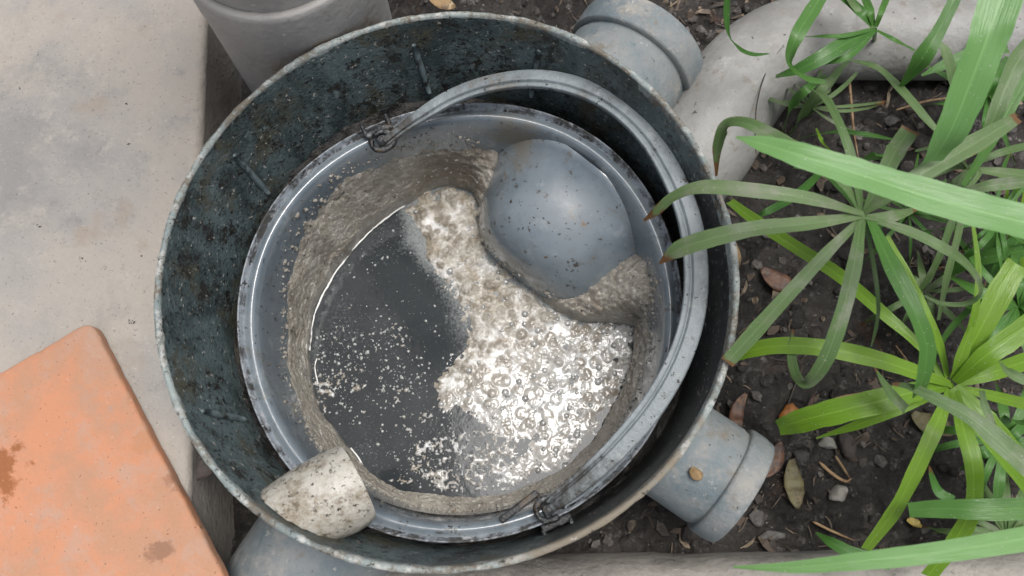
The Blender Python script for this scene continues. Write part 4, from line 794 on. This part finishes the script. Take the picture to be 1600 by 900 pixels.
for px, w, z, dry in [
    ([(1485, 600), (1430, 582), (1370, 562), (1300, 546), (1230, 540), (1180, 546), (1138, 563)], [10, 26, 28, 28, 27, 24, 10], [-.025, -.01, -.01, -.02, -.04], 0),
    ([(1478, 605), (1430, 612), (1370, 628), (1300, 645), (1250, 658), (1217, 668)], [12, 30, 38, 40, 36, 24], [-.025, -.015, -.03, -.06], 0),
    ([(1465, 615), (1400, 641), (1340, 664), (1275, 685)], [10, 18, 15, 2], [-.03, -.03, -.06], 0),
    ([(1485, 610), (1460, 670), (1430, 735), (1395, 800), (1352, 858)], [14, 25, 25, 24, 16], [-.025, -.01, -.03, -.06], 0),
    ([(1490, 610), (1505, 670), (1520, 730), (1518, 790), (1495, 840), (1450, 900)], [16, 28, 30, 30, 30, 24], [-.025, -.01, -.03, -.06], 0),
    ([(1490, 605), (1535, 660), (1585, 722), (1625, 775)], [18, 46, 46, 34], [-.025, -.02, -.04], 0),
    ([(1475, 595), (1440, 545), (1380, 490), (1310, 430), (1240, 385), (1180, 345), (1140, 315)], [10, 16, 20, 22, 22, 20, 14], [-.025, -.03, -.05, -.08], 0),
    ([(1480, 590), (1468, 540), (1448, 490), (1418, 430), (1385, 370)], [8, 14, 14, 14, 10], [-.025, -.01, -.01], 0),
    ([(1487, 592), (1508, 535), (1524, 480), (1528, 420), (1520, 350)], [6, 12, 12, 10, 6], [-.025, .0, .01], 0),
    ([(1488, 590), (1500, 560), (1515, 520)], [10, 22, 18], [-.025, -.01, .0], 0),
    ([(1490, 592), (1528, 522), (1563, 455), (1588, 412)], [14, 33, 38, 34], [-.025, .0, .005], 0),
    ([(1492, 597), (1540, 556), (1610, 506)], [12, 34, 38], [-.025, -.005, .0], 0),
    ([(1495, 600), (1550, 582), (1615, 560)], [10, 26, 28], [-.025, -.02, -.03], 0),
    ([(1495, 605), (1550, 619), (1620, 636)], [8, 17, 20], [-.025, -.03, -.05], 0),
    ([(1480, 603), (1455, 609), (1445, 614)], [10, 16, 14], [-.025, -.025, -.03], 0)]:
    leaf(px, w, z, M['bright'], B, dry)
C_ = plant('sedge_plant', (1367, 46), -.055, (1352, 85), 'dark green sedge rosette growing over the white pipe at the top', m='green', stem_w=7)
for px, w, m in [
    ([(1367, 46), (1325, 66), (1285, 90), (1250, 108), (1212, 120)], [8, 24, 26, 22, 6], 'green'), ([(1367, 45), (1320, 56), (1285, 57), (1250, 58)], [6, 9, 7, 2], 'green'),
    ([(1365, 43), (1343, 18), (1305, -14)], [10, 20, 22], 'green'), ([(1368, 42), (1378, 15), (1390, -14)], [7, 10, 10], 'green'), ([(1370, 48), (1400, 64), (1430, 80)], [6, 9, 7], 'green'),
    ([(1365, 42), (1358, 15), (1345, -14)], [8, 14, 14], 'green'), ([(1367, 46), (1340, 75), (1318, 92), (1290, 98), (1230, 110)], [8, 12, 12, 10, 3], 'green'), ([(1366, 44), (1335, 10), (1318, -14)], [8, 12, 12], 'olive')]:
    leaf(px, w, [-.055, -.045, -.05, -.07], M[m], C_)
D = plant('sedge_plant', (1512, 263), -.01, (1490, 320), 'half hidden olive sedge rosette beneath the two broad blades at right', m='olive', stem_w=8)
for px, w, z, dry, m in [
    ([(1512, 262), (1560, 240), (1612, 226)], [6, 12, 12], [-.01, .0, -.01], 0, 'olive'), ([(1512, 264), (1560, 270), (1612, 276)], [7, 18, 20], [-.01, -.01, -.02], 0, 'olive'),
    ([(1495, 302), (1550, 290), (1612, 284)], [6, 20, 20], [.0, .012, .01], 0, 'olive'), ([(1512, 265), (1490, 288), (1462, 302)], [7, 14, 8], [-.01, -.01, -.03], 0, 'olive'),
    ([(1505, 290), (1545, 225), (1580, 165), (1615, 100)], [8, 18, 18, 16], [.0, .02, .03], 0, 'green'), ([(1510, 265), (1484, 355), (1458, 420), (1425, 470)], [6, 12, 11, 8], [-.01, -.03, -.07], 0, 'olive'),
    ([(1510, 265), (1500, 350), (1480, 430), (1466, 500)], [6, 12, 11, 6], [-.01, -.03, -.07], 0, 'olive'), ([(1512, 262), (1470, 232), (1430, 236)], [6, 12, 5], [-.01, -.005, -.02], 0, 'olive'),
    ([(1512, 263), (1480, 262), (1420, 290), (1380, 320)], [7, 16, 16, 8], [-.01, -.02, -.05], 0, 'olive'), ([(1512, 263), (1500, 240), (1520, 215), (1560, 205)], [6, 10, 9, 4], [-.01, .0, -.02], 0, 'olive'), ([(1515, 262), (1530, 268), (1520, 285), (1508, 300)], [4, 8, 8, 4], [-.01, .0, .0], 0, 'olive')]:
    leaf(px, w, z, M[m], D, dry)
G = thing('grass_clump', P(1590, 430, SOIL), 'clump of bright upright grass blades at the right edge, behind the sedge', 'grass', kind='thing')
for px, w in [([(1584, 420), (1578, 350), (1588, 284)], [14, 18, 8]), ([(1602, 440), (1596, 360), (1604, 288)], [16, 22, 10]), ([(1562, 410), (1566, 350), (1574, 296)], [10, 14, 6]), ([(1556, 470), (1545, 420), (1556, 360), (1570, 310)], [12, 26, 24, 8]), ([(1520, 500), (1560, 430), (1600, 360)], [14, 30, 30]), ([(1460, 445), (1500, 415), (1550, 400), (1600, 392)], [4, 20, 24, 20]),
              ([(1540, 560), (1580, 500), (1615, 470)], [6, 12, 12]), ([(1440, 590), (1480, 520), (1520, 480), (1560, 460)], [5, 10, 10, 4]), ([(1545, 640), (1580, 655), (1615, 665)], [5, 16, 20])]:
    leaf(px, w, [-.12, -.08, -.06], M['green'] if px[0][0] < 1560 else M['bright'], G)
H = thing('grass_tuft', P(1240, 200, SOIL), 'tuft of narrow green blades on the soil below the pipe bend', 'grass', kind='thing')
for px, w, m in [([(1218, 215), (1238, 165), (1262, 138), (1290, 118)], [10, 15, 14, 5], 'green'), ([(1230, 215), (1262, 168), (1290, 132), (1330, 92)], [10, 14, 12, 4], 'olive'), ([(1240, 218), (1300, 207), (1350, 210), (1395, 218)], [3, 9, 10, 4], 'green'), ([(1300, 240), (1285, 222), (1275, 200)], [12, 9, 2], 'bright'), ([(1352, 250), (1380, 240), (1410, 225)], [10, 24, 8], 'green'),
                 ([(1292, 118), (1292, 140), (1290, 160)], [5, 12, 6], 'olive'), ([(1300, 250), (1250, 300), (1200, 330), (1170, 342)], [8, 14, 12, 4], 'green')]:
    leaf(px, w, [-.14, -.09, -.07, -.09], M[m], H)
def wild_rosette(cpx, zc, base, label, nl, lmin, lmax, m, seed, wmax=22, a0=0, a1=360):
    rg = random.Random(seed); t_ = plant('sedge_plant', cpx, zc, base, label, m=m, stem_w=8)
    for i in range(nl):
        a = R(a0 + (a1 - a0) * (i + rg.uniform(-.3, .3)) / nl); L = rg.uniform(lmin, lmax); b = rg.uniform(-.35, .35); w = rg.uniform(.5, 1) * wmax
        px = [(cpx[0] + L * t * math.cos(a + b * t), cpx[1] - L * t * math.sin(a + b * t)) for t in (0, .25, .5, .75, 1)]
        leaf(px, [w * .35, w * .9, w, w * .8, 3], [zc, zc + .012, zc + .006, zc - .02 - rg.random() * .03], M[m], t_, rg.choice([0, 0, .1, .2]))
wild_rosette((1592, 478), -.07, (1585, 500), 'green sedge rosette low at the right edge, behind the yellow-green stalks', 13, 70, 170, 'green', 5)
wild_rosette((1568, 690), -.095, (1560, 700), 'dark green sedge rosette low under the greyish olive blade', 12, 60, 150, 'green', 9)
wild_rosette((1445, 455), -.115, (1440, 465), 'small olive sedge rosette on the soil between the two big rosettes', 11, 50, 120, 'olive', 12, 14)
wild_rosette((1575, 840), -.11, (1570, 845), 'olive sedge rosette low in the bottom right corner', 10, 60, 140, 'olive', 15, 18, 20, 200)
wild_rosette((1545, 150), -.105, (1540, 160), 'green sedge rosette on the soil beside the white pipe at right', 11, 50, 130, 'green', 21, 16)
wild_rosette((1268, 168), -.11, (1262, 178), 'thin bladed olive sedge on the soil in the crook of the white pipe bend', 12, 50, 120, 'olive', 33, 9, -40, 200)
wild_rosette((1560, 345), -.06, (1552, 360), 'thin bladed green sedge tangled under the broad blade at right', 15, 70, 150, 'green', 37, 11)
wild_rosette((1420, 330), -.10, (1412, 345), 'thin bladed dark green sedge low beneath the middle of the broad blade', 12, 50, 120, 'green', 41, 9)
FGT = 'bright pale green blade'
leaf([(1640, 357), (1540, 332), (1440, 304), (1340, 272), (1250, 243), (1195, 226), (1150, 214)], [60, 59, 57, 52, 42, 30, 3], [.13, .125, .12, .11], M['fresh'], None, 0, .12, label='broad pale green blade sweeping from the right edge to a point above the olive rosette', cat='sedge leaf', name='sedge_leaf')
leaf([(1572, -30), (1546, 50), (1516, 130), (1485, 205), (1455, 252)], [62, 61, 58, 54, 36], [.12, .11, .09, .06], M['fresh'], None, 0, .15, label='broad fresh green blade coming steeply down from the top right corner', cat='sedge leaf', name='sedge_leaf')
leaf([(1640, 835), (1540, 852), (1440, 866), (1340, 877), (1240, 886), (1145, 886)], [38, 36, 32, 27, 18, 3], [.08, .08, .07, .05], M['fresh'], None, 0, .12, label='long pale green blade lying low over the kerb at the bottom right', cat='sedge leaf', name='sedge_leaf')
leaf([(1640, 794), (1540, 796), (1470, 795), (1420, 797)], [36, 33, 28, 22], [.0, .0, -.01, -.02], M['green'], None, 0, .1, label='mid green blade with blunt end at the right edge, above the lowest blade', cat='sedge leaf', name='sedge_leaf')
leaf([(1490, 782), (1468, 770), (1458, 750), (1452, 728)], [14, 16, 12, 3], [-.01, -.01, -.02], M['green'], None, .2, .1, label='small upright green blade tip rising from the blunt mid green blade', cat='sedge leaf', name='sedge_leaf')
leaf([(1640, 760), (1575, 702), (1520, 655), (1460, 622), (1420, 604), (1394, 600)], [38, 34, 27, 20, 11, 4], [.03, .03, .02, .01], M['olive'], None, .14, .12, label='greyish olive blade with dry tip crossing the yellow-green rosette', cat='sedge leaf', name='sedge_leaf')
leaf([(1503, -25), (1468, 45), (1440, 92), (1403, 140)], [17, 21, 29, 3], [.03, .02, .01, -.02], M['green'], None, 0, .3, label='folded green blade hanging from the top edge over the white pipe', cat='sedge leaf', name='sedge_leaf')
leaf([(1325, 93), (1370, 106), (1412, 145), (1452, 192), (1478, 218)], [4, 13, 15, 14, 10], [-.04, -.02, -.01, -.01], M['olive'], None, 0, .2, label='narrow olive blade slanting across the dark soil under the white pipe', cat='sedge leaf', name='sedge_leaf')
leaf([(1618, 60), (1585, 105), (1558, 170), (1534, 228)], [28, 30, 25, 18], [.03, .03, .01], M['olive'], None, 0, .2, label='dusty olive blade at the right edge beside the steep fresh green blade', cat='sedge leaf', name='sedge_leaf')
leaf([(1292, -20), (1268, 18), (1244, 58), (1233, 92), (1240, 110), (1262, 124), (1290, 129)], [18, 24, 22, 13, 8, 12, 9], [.0, .0, -.02, -.04], M['green'], None, 0, .25, label='green blade hanging over the white pipe and curling at its end', cat='sedge leaf', name='sedge_leaf')
leaf([(1138, -20), (1135, 15), (1138, 52), (1152, 74), (1175, 85), (1202, 84)], [10, 11, 7, 9, 9, 2], [.0, -.02, -.05, -.07], M['green'], None, 0, .2, label='thin green blade dangling onto the pipe bend, leftmost of the blades', cat='sedge leaf', name='sedge_leaf')
leaf([(1440, 118), (1480, 100), (1530, 82), (1575, 76)], [4, 18, 26, 16], [-.08, -.07, -.07], M['green'], None, 0, .2, label='dark green blade lying along the lower side of the white pipe', cat='sedge leaf', name='sedge_leaf')
leaf([(1458, 60), (1476, 80), (1487, 120), (1488, 158)], [6, 18, 19, 10], [-.01, -.01, -.04], M['olive'], None, 0, .2, label='short olive blade bent down between pipe and steep fresh green blade', cat='sedge leaf', name='sedge_leaf')
leaf([(1415, 640), (1394, 618), (1378, 595), (1366, 574)], [16, 17, 11, 2], [-.0, .01, .02], M['olive'], None, .25, .2, label='small olive blade tip with dry end left of the yellow-green rosette', cat='sedge leaf', name='sedge_leaf')
leaf([(1534, 610), (1537, 630), (1546, 652), (1558, 670)], [8, 13, 12, 2], [-.0, .0, .0], M['olive'], None, .2, .2, label='small curled olive tip hanging right of the yellow-green rosette centre', cat='sedge leaf', name='sedge_leaf')
leaf([(1630, 600), (1596, 592), (1575, 580), (1562, 566)], [16, 17, 15, 6], [.03, .03, .02], M['olive'], None, 0, .2, label='pale blade tip entering at the right edge beside the yellow-green rosette', cat='sedge leaf', name='sedge_leaf')
leaf([(1390, 880), (1340, 868), (1300, 848), (1275, 832)], [20, 22, 16, 4], [-.06, -.06, -.08], M['green'], None, 0, .15, label='dark green blade tip just above the lowest long blade', cat='sedge leaf', name='sedge_leaf')
